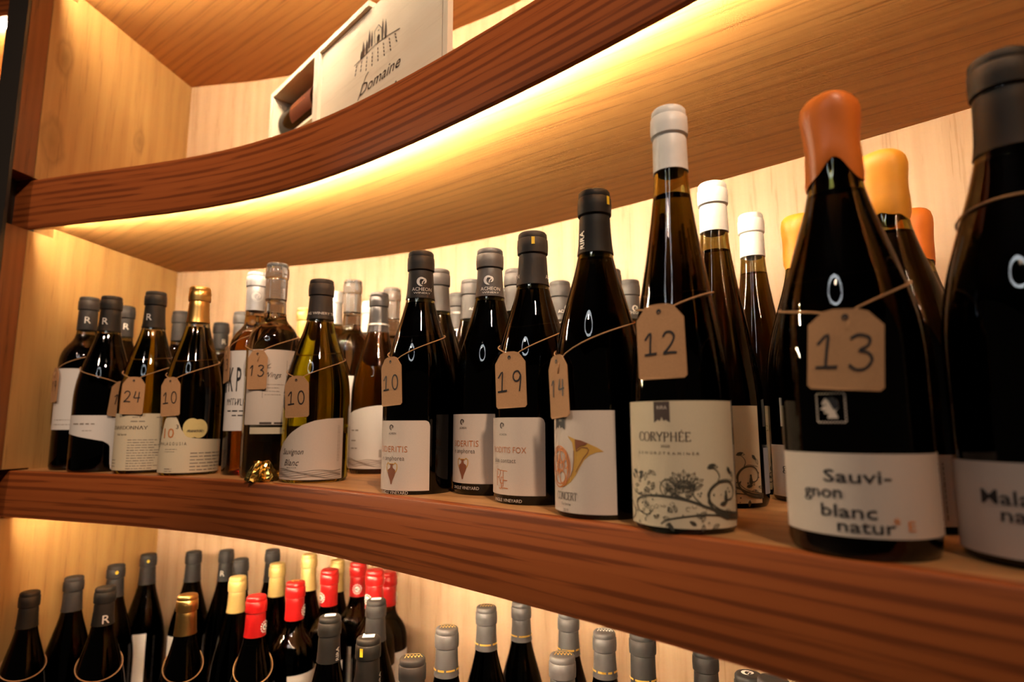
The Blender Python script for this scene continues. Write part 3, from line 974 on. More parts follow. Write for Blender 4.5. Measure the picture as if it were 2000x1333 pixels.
def rect_label(key, mat, corner=0.0, ext=None, name='label'):
    root, H, R, kind = ROOTS[key]
    a, b, t, bo = LAB[key]
    if ext: a, b = a - ext[0], b + ext[1]
    bo = max(.0045, bo)
    n = max(4, int((b - a) / .07))
    cols = []
    for i in range(n + 1):
        ph = a + (b - a) * i / n
        cols.append((ph, bo, t))
    if corner:
        cols = [q for q in cols if q[0] < b - corner / R - .01]
        for k in range(6):
            q = corner * k / 5
            cols.append((b - (corner - q) / R, bo, t - corner + sqrt(max(0, corner * corner - q * q))))
    return columns(name, R, cols, mat, root)

def poly_label(key, top, bot, a, b, mat, n=36):
    root, H, R, kind = ROOTS[key]
    def ev(P, x):
        if x <= P[0][0]: return P[0][1]
        for p, q in zip(P, P[1:]):
            if x <= q[0]:
                s = (x - p[0]) / max(1e-6, q[0] - p[0])
                return p[1] + (q[1] - p[1]) * s
        return P[-1][1]
    return columns('label', R, [(a + (b - a) * i / n, ev(bot, a + (b - a) * i / n), ev(top, a + (b - a) * i / n)) for i in range(n + 1)], mat, root)

def lettering(key, parent, tab=None, on_cap=False):
    root, H, R, kind = ROOTS[key]
    for (txt, ph, z, h, al, wd, colr, st) in (tab or TEXT)[key]:
        pr = Print()
        RR = shape_r(kind, min(.97, (z + h / 2) / H)) * R + .0012 if on_cap else R
        put_text(pr, txt, 0, 0, h, al, wd, st, cyl_map(RR, ph, z, .0009))
        pr.done('lettering', colr, parent)

def swirl(pr, mp, s, u=0.0, v=0.0):
    """round swirl emblem of two crescents"""
    A = [(u + s * cos(a), v + s * sin(a)) for a in [pi * (.45 + 1.05 * i / 12) for i in range(13)]]
    pr.ribbon(A, lambda t: s * (.1 + .55 * sin(pi * t)), mp)
    Bq = [(u + s * .62 * cos(a) + s * .1, v + s * .62 * sin(a) + s * .15) for a in [pi * (.75 - 1.15 * i / 12) for i in range(13)]]
    pr.ribbon(Bq, lambda t: s * (.08 + .42 * sin(pi * t)), mp)
    pr.ribbon([(u - s * .1, v - s * .6), (u + s * .05, v), (u + s * .5, v + s * .55)], s * .2, mp)

# ---- one entry per bottle: shape, glass, capsule, what singles it out
DARKG = 'slate-capped bottles at the back of the price-tag shelf'
B1 = [
    ('M1', 'bordeaux', 'black', 'charcoal', 'square-shouldered dark bottle with white label, first bottle beside the side partition', .80),
    ('M2', 'burgundy', 'dark', 'black', 'sloping dark bottle with low curved white label among the square-shouldered bottles', .79),
    ('M3', 'bordeaux', 'black', 'charcoal', 'square-shouldered dark bottle standing just behind the bottle with the low white curved label', .80),
    ('M4', 'burgundy', 'olive', 'black', 'olive glass bottle with a full text-covered cream label and price tag of twenty-four', .79),
    ('M5', 'bordeaux', 'black', 'charcoal', 'square-shouldered dark bottle with pale letter, hidden behind the gold-capped bottle', .80),
    ('M6', 'burgundy', 'olive', 'gold', 'olive glass bottle with gold foil capsule, peaked label and round gold sticker', .80),
    ('M7', 'bordeaux', 'black', 'charcoal', 'distant dark bottle between the gold-capped bottle and the silver-capped bottle', .80),
    ('M8', 'bordeaux', 'black', 'grey', 'grey-capped bottle peeking out behind the silver-capped brown bottle', .80),
    ('KP', 'round', 'rose', 'silver', 'brown glass bottle with silver capsule and two big tall letters on its label', .80),
    ('WG', 'round', 'clear', 'clear', 'clear glass bottle of white wine with framed label and a price tag of thirteen', .82),
    ('SB', 'burgundy', 'olive', 'charcoal', 'wide olive bottle with cream label of curved top and script lettering, front of shelf', .79),
    ('KW', 'burgundy', 'honey', 'steel', 'brown bottle with silver-banded dark capsule and white label of curved top', .77),
    ('A10', 'burgundy', 'dark', 'charcoal', 'dark bottle with grey emblem capsule, amphora label and price tag of ten', .79),
    ('SID', 'burgundy', 'dark', 'grey', 'dark bottle with amphora label and no price tag, between two tagged bottles', .79),
    ('A19', 'burgundy', 'dark', 'charcoal', 'dark bottle with orange monogram label and price tag of nineteen', .79),
    ('CON', 'burgundy', 'dark', 'black', 'dark bottle with a brass horn printed on its label and black capsule', .79),
    ('COR', 'flute', 'brown', 'white', 'tall slender brown bottle with white capsule, floral label and price tag of twelve', .835),
    ('N13', 'burgundy', 'dark', 'orange', 'dark bottle dipped in orange wax with a price tag of thirteen', .80),
    ('MAL', 'burgundy', 'black', 'black', 'big near-black bottle with black capsule at the end of the shelf nearest the viewer', .79),
    ('c2', 'round', 'clear', 'clear', 'clear glass bottle standing between the wide olive bottle and the silver-banded capsule', .82),
    ('c3', 'round', 'clear', 'clear', 'clear glass bottle half hidden just behind the silver-banded dark capsule', .82),
    ('cr', 'burgundy', 'clear', 'cream', 'clear bottle with a pale yellow capsule standing behind the clear framed-label bottle', .80),
    ('g0', 'burgundy', 'amber', 'silver', 'silver-grey capped bottle sliver right behind the wide olive bottle', .80),
    ('c4', 'burgundy', 'clear', 'white', 'white-capped clear bottle far back between the clear bottles', .80),
    ('a1', 'burgundy', 'dark', 'grey', 'grey-capped dark bottle close behind the bottle priced ten with the amphora label', .79),
    ('a2', 'burgundy', 'dark', 'grey', 'grey-capped bottle with white-lettered capsule band, farther back between the two amphora-label bottles', .79),
    ('a3', 'burgundy', 'dark', 'grey', 'grey-capped bottle directly behind the untagged amphora-label bottle', .79),
    ('a0', 'burgundy', 'dark', 'steel', 'shiny steel-capped bottle smallest in view behind the amphora-label bottles', .79),
    ('a4', 'burgundy', 'dark', 'grey', 'grey-capped bottle between the untagged amphora bottle and the one priced nineteen', .79),
    ('a5', 'burgundy', 'dark', 'grey', 'grey-capped bottle farther back, partly covered by the untagged amphora bottle and its neighbour', .79),
    ('a6', 'burgundy', 'dark', 'grey', 'grey-capped bottle seen between the monogram-label bottle and the horn-label bottle', .79),
    ('a7', 'burgundy', 'dark', 'grey', 'grey-capped bottle seen between the horn-label bottle and the tall floral-label bottle', .79),
    ('a8', 'burgundy', 'dark', 'grey', 'grey-capped bottle almost wholly hidden behind the neck of the horn-label bottle', .79),
    ('a9', 'burgundy', 'dark', 'grey', 'grey-capped bottle in the last row, hidden behind the horn-label bottle', .79),
    ('k2', 'flute', 'brown', 'white', 'slender white-capped bottle right behind the floral-label bottle priced twelve', .835),
    ('k3', 'flute', 'brown', 'white', 'slender white-capped bottle farthest back, beside the yellow-orange wax top', .835),
    ('w2', 'burgundy', 'dark', 'yellow', 'dark bottle with yellow-orange wax top standing between white capsules and big wax bottle', .80),
    ('w3', 'burgundy', 'dark', 'yellow', 'dark bottle with bright yellow-orange wax top close behind the bottle priced thirteen', .80),
    ('w4', 'burgundy', 'dark', 'orange', 'dark orange-waxed bottle at the very back by the wall, near the big black bottle', .80),
]
for key, kind, gl, cap, lab, cf in B1:
    bottle(key, kind, gl, cap, lab, 'bottles on the price-tag shelf', cf, fill=.775 if gl != 'clear' else .755,
           tab={'A19': .033, 'CON': .87, 'a7': -1.0}.get(key), capname='stopper_sleeve' if cap == 'clear' else 'capsule')

B2 = [
    ('L1', 'burgundy', 'black', 'black', 'black-capped bottle nearest the side partition on the lowest shelf'),
    ('L2', 'burgundy', 'black', 'charcoal', 'black-capped dark bottle second from the side partition on the lowest shelf'),
    ('L3', 'burgundy', 'black', 'black', 'black-capped bottle with a pale letter and twine, front row of the lowest shelf'),
    ('L4', 'burgundy', 'black', 'charcoal', 'black-capped bottle with yellow dot, half covered by the twine-tied lettered bottle'),
    ('L5', 'burgundy', 'black', 'charcoal', 'black-capped bottle with yellow dot and white label, standing clear at the back'),
    ('L6', 'burgundy', 'black', 'charcoal', 'plain black-capped bottle directly behind the gold-foil bottle of the lowest shelf'),
    ('L7', 'burgundy', 'black', 'gold', 'shiny gold-foil capped bottle with twine, front row of the lowest shelf'),
    ('L8', 'burgundy', 'black', 'charcoal', 'dark-capped bottle with small pale letter behind the pale gold capsules'),
    ('L9', 'burgundy', 'black', 'charcoal', 'short dark-capped bottle hidden behind the first pale gold capsule'),
    ('L10', 'burgundy', 'black', 'cream', 'pale gold capsule bottle closest to the front, next to the dark red capsule'),
    ('L11', 'burgundy', 'black', 'charcoal', 'dark-capped bottle at the wall behind the middle pale gold capsule'),
    ('L12', 'burgundy', 'black', 'cream', 'pale gold capsule bottle between the two front red capsules'),
    ('L13', 'burgundy', 'black', 'red', 'red-capped bottle tied with twine, foremost of the red capsules'),
    ('L14', 'burgundy', 'black', 'cream', 'pale gold capsule bottle at the wall behind the second red capsule'),
    ('L15', 'bordeaux', 'black', 'red', 'red-capped round-shouldered bottle with gold coin emblem on its flat top, second red capsule'),
    ('L16', 'bordeaux', 'black', 'red', 'red-capped bottle with white emblem, third red capsule along the row'),
    ('L17', 'burgundy', 'black', 'cream', 'pale gold capsule bottle squeezed between two red capsules at the shelf edge above'),
    ('L18', 'bordeaux', 'black', 'red', 'red-capped bottle whose round white emblem faces the viewer squarely'),
    ('L19', 'bordeaux', 'black', 'red', 'red-capped bottle right behind the slate-grey capsule with a white top sticker'),
    ('L20', 'bordeaux', 'amber', 'red', 'last red-capped bottle of the row, its brown shoulder against the wood wall'),
    ('L21', 'burgundy', 'black', 'black', 'black screw-ridged capsule with sideways white lettering, below the third red capsule'),
    ('L22', 'burgundy', 'black', 'charcoal', 'slate-grey capsule with white top sticker in front of the last red capsules'),
    ('L23', 'burgundy', 'black', 'black', 'black capsule with white top sticker and yellow tab, front row'),
    ('L24', 'burgundy', 'black', 'charcoal', 'dark grey capsule with gold top print, lowest in view beside the black yellow-tabbed one'),
    ('L25', 'burgundy', 'black', 'grey', 'grey capsule with gold top print, standing before bare wood wall'),
    ('L26', 'burgundy', 'black', 'grey', 'grey capsule bottle with gold ring of print, whole capsule clear of the shelf above'),
    ('L27', 'burgundy', 'black', 'grey', 'sloping dark bottle whose grey capsule top is cut off by the shelf above'),
    ('L28', 'burgundy', 'black', 'grey', 'grey-capped bottle behind the front grey capsule with gold top print'),
    ('L29', 'burgundy', 'black', 'grey', 'front grey capsule with gold top print, only its top in view'),
    ('L30', 'burgundy', 'black', 'grey', 'broad grey capsule with ring of gold lettering touching the shelf edge above'),
    ('L31', 'bordeaux', 'black', 'charcoal', 'round-shouldered bottle with dark grey capsule and gold lettering under the shelf edge'),
    ('L32', 'burgundy', 'black', 'charcoal', 'dark grey capsule with gold lettering, last one standing before bare wood'),
    ('L33', 'burgundy', 'black', 'charcoal', 'dark capsule with white emblem on top, barely rising into view under the shelf'),
    ('L34', 'burgundy', 'black', 'charcoal', 'plain dark capsule just beyond the one with the white top emblem'),
]
for key, kind, gl, cap, lab in B2:
    bottle(key, kind, gl, cap, lab, 'bottles on the lowest shelf', .80, fill=1.0)

# ------------------------------------------------------------------ labels and print
R_ = lambda k: ROOTS[k][2]
def capR(k, z):
    root, H, R, kind = ROOTS[k]
    return shape_r(kind, min(.97, z / H)) * R + .0014

for k in CAPTEXT:
    lettering(k, ROOTS[k][0], CAPTEXT, True)
for k, ph, z, s in (('A10', .123, .2483, .0052), ('SID', -.033, .2474, .0052), ('a6', .74, .2473, .0042), ('a7', .55, .2502, .0042), ('a3', .7, .259, .004), ('a4', .5, .2365, .004)):
    p = Print(); swirl(p, cyl_map(capR(k, z), ph, z, .0006), s); p.done('emblem', 'silver', ROOTS[k][0])

# white printed labels of the first bottles by the partition
l = rect_label('M1', 'paperw'); p = Print()
fake_lines(p, -.02, .02, -.004, .004, 2, .0012, cyl_map(R_('M1'), -.6, .082), 4); p.done('small_print', 'greyink', l)
P_ = POLY['M2']
l = poly_label('M2', [(-1.5, .0932), (1.2, .0932)], [(-1.5, .064), (-1.0, .0605), (-.3, .0545), (.115, .0507), (.30, .0455), (.37, .040), (.40, .0045), (1.2, .0045)], -1.40, 1.1, 'paperw', 60)
p = Print(); fake_lines(p, -.018, .018, 0, 0, 1, .0032, cyl_map(R_('M2'), -.62, .079), 9, ragged=False)
fake_lines(p, -.008, .006, 0, 0, 1, .0014, cyl_map(R_('M2'), -.42, .068), 3, ragged=False); p.done('small_print', 'greyink', l)
l = rect_label('M4', 'cream', ext=(0, .4)); lettering('M4', l)
p = Print(); mp = cyl_map(R_('M4'), 0, 0)
fake_lines(p, -.0245, .0225, .0085, .0535, 12, .0016, mp, 11)
fake_lines(p, -.020, -.004, .0895, .0895, 1, .0016, mp, 2); fake_lines(p, -.022, .002, .083, .083, 1, .0022, mp, 5)
fake_lines(p, .014, .024, .0895, .0895, 1, .0016, mp, 6); fake_lines(p, -.058, -.045, .012, .022, 3, .0015, mp, 8)
p.done('small_print', 'greyink', l)
l = poly_label('M6', [(-1.45, .022), (-1.2, .045), (-1.0, .0816), (-.86, .0925), (-.55, .0925), (-.42, .083), (-.30, .070), (-.15, .0615), (.05, .0572), (.5, .0552), (1.6, .054)], [(-1.5, .0045), (1.6, .0045)], -1.40, 1.58, 'cream', 70)
lettering('M6', l)
p = Print(); mp = cyl_map(R_('M6'), 0, 0)
fake_lines(p, .0015, .062, .0085, .034, 6, .0022, mp, 21); fake_lines(p, -.037, -.016, .040, .0365, 2, .0011, mp, 22); fake_lines(p, -.036, -.020, .007, .0105, 2, .0018, mp, 23)
p.done('small_print', 'greyink', l)
p = Print(); mp = cyl_map(R_('M6'), .135, .0715, .0007)
p.poly(circ(-.0045, .001, .0125, .0150, 28)[:-1], mp); p.poly(circ(.0055, 0, .0125, .0145, 28)[:-1], cyl_map(R_('M6'), .135, .0715, .00075))
md = p.done('round_sticker', 'medal', ROOTS['M6'][0])
p = Print(); put_text(p, 'FRANKFURT', .0005, -.005, .0034, 'C', .020, 'b', cyl_map(R_('M6'), .135, .0715, .0012)); p.done('lettering', 'brownink', md)

# the brown bottle with the tall letters
l = rect_label('KP', 'paperw', ext=(.4, .2)); lettering('KP', l)
p = Print(); mp = cyl_map(R_('KP'), 0, 0); rnd = random.Random(5)
for i in range(11):
    u = -.040 + i * .0042
    p.ribbon([(u, .1075), (u, .1175)], .0011, mp)
    p.ribbon([(u, .1075 + rnd.choice((0, .005, .010))), (u + .0025, .1075 + rnd.choice((0, .005, .010)))], .0011, mp)
p.ribbon([(-.046, .1275), (-.0505, .164)], .002, mp); p.ribbon([(-.0505, .1275), (-.046, .164)], .0035, mp)
fake_lines(p, -.038, .006, .0985, .0985, 1, .003, mp, 3, ragged=False); fake_lines(p, -.028, -.006, .0915, .0915, 1, .003, mp, 4, ragged=False)
p.done('small_print', 'ink', l)
p = Print(); swirl(p, cyl_map(capR('KP', .295), .05, .285, .0006), .006); p.ribbon(circ(0, 0, .0085, None, 24), .0007, cyl_map(capR('KP', .295), .05, .285, .0006)); p.done('emblem', 'white', ROOTS['KP'][0])

# the clear bottle
l = rect_label('WG', 'paper'); lettering('WG', l)
p = Print(); mp = cyl_map(R_('WG'), 0, 0)
p.ribbon([(-.012, .1166), (-.012, .172), (.0205, .172), (.0205, .1166), (-.012, .1166)], .0006, mp)
p.ribbon([(-.009, .158), (-.006, .164), (-.002, .167)], lambda t: .0025 * (1 - t) + .0004, mp); p.ribbon([(-.007, .160), (-.002, .161)], .001, mp)
fake_lines(p, -.009, .017, .121, .136, 4, .001, mp, 31); fake_lines(p, .024, .050, .125, .165, 9, .0012, mp, 32); p.done('small_print', 'greyink', l)
a, b = -.75, 1.5
l = columns('lower_label', R_('WG'), [(a + (b - a) * i / 24, .064, .0735) for i in range(25)], 'cream', ROOTS['WG'][0])
p = Print(); fake_lines(p, -.014, .022, .0795, .0795, 1, .0042, cyl_map(R_('WG'), 0, 0), 33, ragged=False); p.done('small_print', 'brownink', l)
p = Print(); z = .305; fake_lines(p, -.008, .012, 0, 0, 1, .003, cyl_map(capR('WG', z), .2, z + .004, .0009), 34, ragged=False); fake_lines(p, -.010, .010, .0, .008, 3, .0012, cyl_map(capR('WG', z), .3, .275, .0009), 35); p.done('small_print', 'greyink', ROOTS['WG'][0])
for k, (t, bo) in (('c2', (.160, .075)), ('c3', (.160, .075))):
    columns('label', R_(k), [(-1.1 + 1.9 * i / 20, bo, t) for i in range(21)], 'paperw', ROOTS[k][0])

# labels with the curved top and the wavy lines
def wave_label(key, phl, phr, pts, waves, n=60):
    l = poly_label(key, pts, [(-2, .0045 if key == 'SB' else .0085), (2, .0045 if key == 'SB' else .0085)], phl, phr, 'paper' if key == 'SB' else 'paperw', n)
    p = Print(); mp = cyl_map(R_(key), 0, 0)
    for i in range(6):
        z = waves + .0022 * i
        S = [(R_(key) * (phl + .05 + (phr - phl - .12) * j / 24), z + .0022 * sin(2.2 * j / 24 * pi / 2 + i * .5) * (1 - .5 * j / 24) + .0012 * sin(j * .55 + i * 1.1)) for j in range(25)]
        p.ribbon(S, lambda t, i=i: .0003 + .0007 * abs(sin(3 * t + i)), mp)
    p.done('wavy_lines', 'greyink', l)
    return l
l = wave_label('SB', -1.42, .90, [(-1.45, .038), (-1.305, .0429), (-1.2, .0495), (-1.048, .0555), (-.733, .0672), (-.4, .0767), (-.038, .0828), (.327, .0855), (.9, .0865)], .0065)
lettering('SB', l)
p = Print(); mp = cyl_map(R_('SB'), 0, 0)
for u in (.0315, .0338): fake_lines(p, .028, .076, 0, 0, 1, .0009, lambda a, b, u=u: mp(u + b, a), 41, ragged=False)
fake_lines(p, -.040, -.022, .0205, .0205, 1, .0011, mp, 44)
p.done('small_print', 'greyink', l)
l = wave_label('KW', -1.50, .45, [(-1.5, .0925), (-1.2, .0965), (-.922, .0995), (-.403, .1043), (.007, .1068), (.36, .1078)], .012)
p = Print(); mp = cyl_map(R_('KW'), 0, 0)
fake_lines(p, -.045, -.026, .068, .068, 1, .003, mp, 51, ragged=False); fake_lines(p, -.045, -.033, .052, .052, 1, .003, mp, 52, ragged=False); fake_lines(p, -.045, -.030, .040, .040, 1, .002, mp, 53, ragged=False)
for i in range(7): p.ribbon([(.006 + .0008 * i, .026), (.006 + .0008 * i, .038)], .0004 + .0002 * (i % 2), mp)
p.done('small_print', 'greyink', l)
zz = .80 * POS['KW'][2]
p = Print(); q = 48
R9 = capR('KW', zz)
p.ribbon([(R9 * 2 * pi * i / q, 0) for i in range(q + 1)], .0026, cyl_map(R9, 0, zz + .004, .0003)); p.done('silver_band', 'silver', ROOTS['KW'][0])

# the amphora and monogram labels
def amphora(key, ph0, z1, ph1, z0, l):
    R = R_(key); c = (ph0 + ph1) / 2; h = z1 - z0; wd = (ph1 - ph0) * R
    mp = cyl_map(R, c, z0)
    p = Print()
    body = [(.0, .0), (.06, .02), (.12, .18), (.30, .42), (.40, .60), (.34, .72), (.14, .80), (.10, .92), (.18, .98), (.18, 1.0)]
    p.poly([(x * wd, y * h) for x, y in body] + [(-x * wd, y * h) for x, y in reversed(body)], mp)
    p.done('amphora_print', 'terracotta', l)
    p = Print()
    for s in (-1, 1):
        p.ribbon([(s * .14 * wd, .95 * h), (s * .34 * wd, 1.06 * h), (s * .50 * wd, .98 * h), (s * .52 * wd, .8 * h), (s * .44 * wd, .66 * h), (s * .36 * wd, .60 * h)], .0011, mp)
    p.ribbon([(-.18 * wd, 1.0 * h), (.18 * wd, 1.0 * h)], .0012, mp)
    p.done('handle_print', 'brass', l)
for key, lg in (('A10', (-.765, .0745)), ('SID', (-.797, .0805)), ('A19', (-.834, .0765))):
    root = ROOTS[key][0]
    l = rect_label(key, 'paper', corner=.006 if key != 'SID' else 0, ext=(.12, 0 if key != 'SID' else .05))
    t = [x for x in TEXT[key] if x[6] != 'paper']
    lettering(key, l, {key: t})
    lettering(key, root, {key: [tuple(x[:2]) + (max(x[2] - .0004, .0008),) + tuple(x[3:]) for x in TEXT[key] if x[6] == 'paper']})
    p = Print(); swirl(p, cyl_map(R_(key), lg[0], lg[1]), .0028); p.done('emblem', 'brownink', l)
    if key == 'A10': amphora('A10', -.921, .0337, -.56, .0112, l)
    if key == 'SID': amphora('SID', -.966, .039, -.597, .0173, l)
    if key == 'A19':
        p = Print(); mp = cyl_map(R_(key), -.855, .0146); W = .0215; H = .0188
        for S in ([(-.45, .15), (-.45, 1)], [(-.45, 1), (-.2, .97), (-.12, .8), (-.25, .62), (-.45, .58)], [(-.3, .6), (-.05, .25), (.05, .0)], [(-.12, .95), (.45, .92)],
                  [(.12, .92), (.12, .12)], [(.12, .45), (.45, .45)], [(.12, .06), (.5, .04)], [(-.15, .30), (-.05, .60), (.10, .62), (.10, .3), (-.15, .3)], [(-.25, .05), (-.1, .0), (.0, .12)]):
            p.ribbon([(x * W * .8, y * H) for x, y in S], .0008, mp)
        p.done('monogram', 'copper', l)

# the horn label
l = rect_label('CON', 'paper', ext=(.05, 0)); lettering('CON', l)
R = R_('CON'); mp = cyl_map(R, 0, 0, .0011)
def pennant(key, a, b, z1, z0, l, colr):
    R = R_(key); p = Print(); m = cyl_map(R, 0, 0, .0007)
    w_ = (b - a) * R; u0 = a * R
    p.poly([(u0, z1), (u0, z0), (u0 + w_ * .25, z0 + .0022), (u0 + w_ * .38, z0 + .0012), (u0 + w_ * .5, z0 + .0042), (u0 + w_ * .62, z0 + .0012), (u0 + w_ * .75, z0 + .0022), (u0 + w_, z0), (u0 + w_, z1)], m)
    return p.done('pennant', colr, l)
pennant('CON', -1.208, -.815, .0889, .0732, l, 'ink')
p = Print(); mq = cyl_map(R, 0, 0, .0007)
U = lambda ph: ph * R
p.poly([(-.029, .0681), (-.0249, .0669), (-.0209, .0654), (-.0155, .0645), (-.0096, .0622), (-.0024, .059), (.0036, .0554), (-.0026, .0547), (-.0082, .0524), (-.0132, .048), (-.0168, .0424),
        (-.0206, .0359), (-.0256, .0301), (-.0313, .0265), (-.0383, .0242), (-.0399, .0254), (-.0325, .0288), (-.0272, .0332), (-.0239, .0397), (-.0228, .0477), (-.0226, .0556), (-.0239, .0628)], mq)
p.done('horn_bell', 'brass', l)
p = Print()
p.poly([(-.0209, .0654), (-.0155, .0645), (-.0096, .0622), (-.0121, .0606), (-.0156, .0601), (-.0183, .0581), (-.0197, .0553), (-.0206, .0588)], mp)
p.ribbon([(-.0197, .0553), (-.0150, .0590), (-.0100, .0585), (-.0089, .0567), (-.0098, .0543), (-.0132, .0503), (-.0167, .0447), (-.0205, .0383)], .0006, mp)
p.ribbon([(-.0222, .056), (-.0222, .0477), (-.0232, .040), (-.0262, .034)], .0007, mp)
p.done('horn_mouth', 'terracotta', l)
p = Print()
cu, cv = -.040, .0420
for (a, b, du, dv) in ((.0140, .0172, 0, 0), (.0118, .0150, .0003, .0004), (.0062, .0150, .005, .0005), (.0080, .0055, .001, .0085), (.0080, .0060, .0005, -.0085), (.0050, .0050, .001, .0005)):
    p.ribbon(circ(cu + du, cv + dv, a, b, 28), .0011, mp)
for i in range(5):
    x = cu - .008 + .0040 * i
    p.ribbon([(x, cv - .010 + .002 * i), (x + .0035, cv + .001), (x + .0010, cv + .010)], .0010, mp)
p.done('horn_coils', 'copper', l)
p = Print(); put_text(p, 'RIRA', 0, 0, .0052, 'C', .0165, 'b', cyl_map(capR('CON', .2453), -.794, .2453, .0006), rot=pi / 2); p.done('lettering', 'silver', ROOTS['CON'][0])

# floral labels
def floral(key, u0, u1, z0, z1, l, seed):
    """scrolls, leaves, buds and dots growing over the lower half of the label"""
    R = R_(key); mp = cyl_map(R, 0, 0, .0010); p = Print(); W = u1 - u0; H = z1 - z0
    X = lambda x: u0 + x * W
    Y = lambda y: z0 + y * H
    def curve(P, w0, w1):
        q = catmull([(X(a), Y(b)) for a, b in P], 6)
        p.ribbon(q, lambda t: w0 + (w1 - w0) * t, mp)
    def leaf(x, y, a, s, fillit=False):
        c_, s_ = cos(a), sin(a)
        pts = [(0, 0), (.3, .22), (.65, .2), (1, 0), (.65, -.2), (.3, -.22)]
        q = [(X(x) + (u * c_ - v * s_) * s, Y(y) + (u * s_ + v * c_) * s) for u, v in pts]
        if fillit: p.poly(q, mp)
        else:
            p.ribbon(q + [q[0]], .00042, mp); p.ribbon([q[0], q[3]], .0003, mp)
    # main stems
    curve([(1.02, .14), (.86, .18), (.70, .30), (.55, .42), (.38, .47), (.22, .44), (.13, .34), (.15, .20), (.24, .14), (.30, .22)], .0021, .0006)
    curve([(1.02, .10), (.84, .13), (.73, .30), (.71, .52), (.78, .68), (.89, .70), (.95, .58), (.93, .44), (.86, .41), (.84, .48)], .0020, .0007)
    curve([(1.02, .17), (.80, .26), (.70, .46), (.73, .63), (.83, .735), (.95, .70)], .0008, .0005)
    curve([(.98, .08), (.75, .18), (.58, .17), (.42, .10), (.36, .02)], .0013, .0008)
    curve([(.24, .44), (.13, .47), (.06, .56), (.05, .68)], .0009, .0004)
    curve([(.0, .36), (.06, .26), (.10, .14), (.06, .04), (.0, .02)], .0013, .0006)
    curve([(.78, .70), (.80, .80), (.77, .90), (.72, .94)], .0008, .0004)
    curve([(.56, .42), (.48, .50), (.40, .60), (.36, .70)], .0008, .0004)
    curve([(.66, .34), (.60, .48), (.60, .60)], .0007, .0004)
    # the big flower
    for i in range(11):
        a = pi * (.08 + .84 * i / 10)
        leaf(.535 + .03 * cos(a), .60 + .02 * sin(a), a, .0105 + .002 * (i % 2))
    p.ribbon(circ(X(.535), Y(.585), .0062, .0066, 18), .0005, mp)
    p.ribbon(circ(X(.42), Y(.60), .0055, .0060, 18), .0006, mp)
    for i in range(9): leaf(.40 + .22 * i / 9, .50 + .05 * sin(i * 1.7), 1.2 + .5 * sin(i), .0055)
    leaf(.425, .585, .2, .0035, True); leaf(.60, .59, 1.3, .0042, True)
    # buds
    leaf(.70, .93, .35, .0075, True); leaf(.735, .965, -.2, .0055); leaf(.88, .94, -.9, .0070, True); leaf(.93, .86, -1.2, .006)
    for (x, y) in ((.855, .53), (.857, .49), (.86, .455)): p.poly(circ(X(x), Y(y), .0011, .0013, 8)[:-1], mp)
    p.poly(circ(X(.855), Y(.415), .0018, .0030, 10)[:-1], mp)
    rnd = random.Random(seed)
    for i in range(16):
        leaf(.03 + .30 * rnd.random(), .52 + .36 * rnd.random(), rnd.random() * 6.28, .0035 + .0035 * rnd.random(), i % 4 == 0)
    for i in range(20):
        leaf(.2 + .75 * rnd.random(), .02 + .34 * rnd.random(), rnd.random() * 6.28, .004 + .003 * rnd.random(), i % 4 == 0)
    for i in range(34):
        x, y = rnd.random(), rnd.random() * .6
        p.poly(circ(X(x), Y(y), .0005 + .0004 * rnd.random(), None, 6)[:-1], mp)
    for i in range(12):
        x, y = .20 + .5 * rnd.random(), .20 + .2 * rnd.random()
        p.ribbon(circ(X(x), Y(y), .0016, .0014, 8, rnd.random() * 6, rnd.random() * 6 + 4), .0003, mp)
    p.done('floral_print', 'floral', l)
l = rect_label('COR', 'cream', ext=(.05, 0)); lettering('COR', l); pennant('COR', -.506, -.193, .0945, .0791, l, 'brownink')
R = R_('COR'); floral('COR', -1.36 * R, 1.21 * R, .0062, .050, l, 3)
for key, a, b in (('k2', -1.3, .89), ('k3', -1.6, .9)):
    R = R_(key)
    LAB[key] = (a, b, LAB[key][2], LAB[key][3])
    l = rect_label(key, 'cream'); floral(key, a * R, b * R, .005, .052, l, 5)
    if key == 'k3': lettering('k3', l)
    n = 30
    columns('back_label', R, [(1.05 + 2.2 * i / n, .012, .055) for i in range(n + 1)], 'blue', ROOTS[key][0])

# the wax-dipped bottles
for key in ('N13', 'MAL', 'w2'):
    l = rect_label(key, 'paper' if key != 'w2' else 'paperw', ext=(.12, .25)); lettering(key, l)
    if key == 'MAL': continue
root = ROOTS['N13'][0]; R = R_('N13'); mp = cyl_map(R, -.27, .0877, .0006); mq = cyl_map(R, -.27, .0877, .001)
p = Print(); s = .0070
for i in range(9):
    for (x, y) in ((-1 + 2 * i / 8, 1.12), (-1 + 2 * i / 8, -1.12), (1.12, -1 + 2 * i / 8), (-1.12, -1 + 2 * i / 8)):
        p.poly(circ(x * s, y * s * 1.1, .0006, None, 6)[:-1], mp)
p.poly([(-.30 * s, -.9 * s), (.55 * s, -.9 * s), (.35 * s, -.35 * s), (.62 * s, .0), (.55 * s, .65 * s), (.15 * s, .92 * s), (-.40 * s, .85 * s), (-.72 * s, .40 * s), (-.55 * s, .15 * s), (-.85 * s, -.1 * s), (-.58 * s, -.2 * s), (-.52 * s, -.5 * s), (-.2 * s, -.5 * s)], mp)
em = p.done('stamp_emblem', 'paper', root)
p = Print()
p.poly([(.62 * s, .0), (.55 * s, .65 * s), (.15 * s, .92 * s), (-.40 * s, .85 * s), (-.1 * s, .55 * s), (.1 * s, .1 * s), (.3 * s, -.2 * s)], mq); p.poly(circ(-.42 * s, .25 * s, .0007, .0005, 8)[:-1], mq); p.ribbon([(-.6 * s, -.28 * s), (-.3 * s, -.3 * s)], .0004, mq)
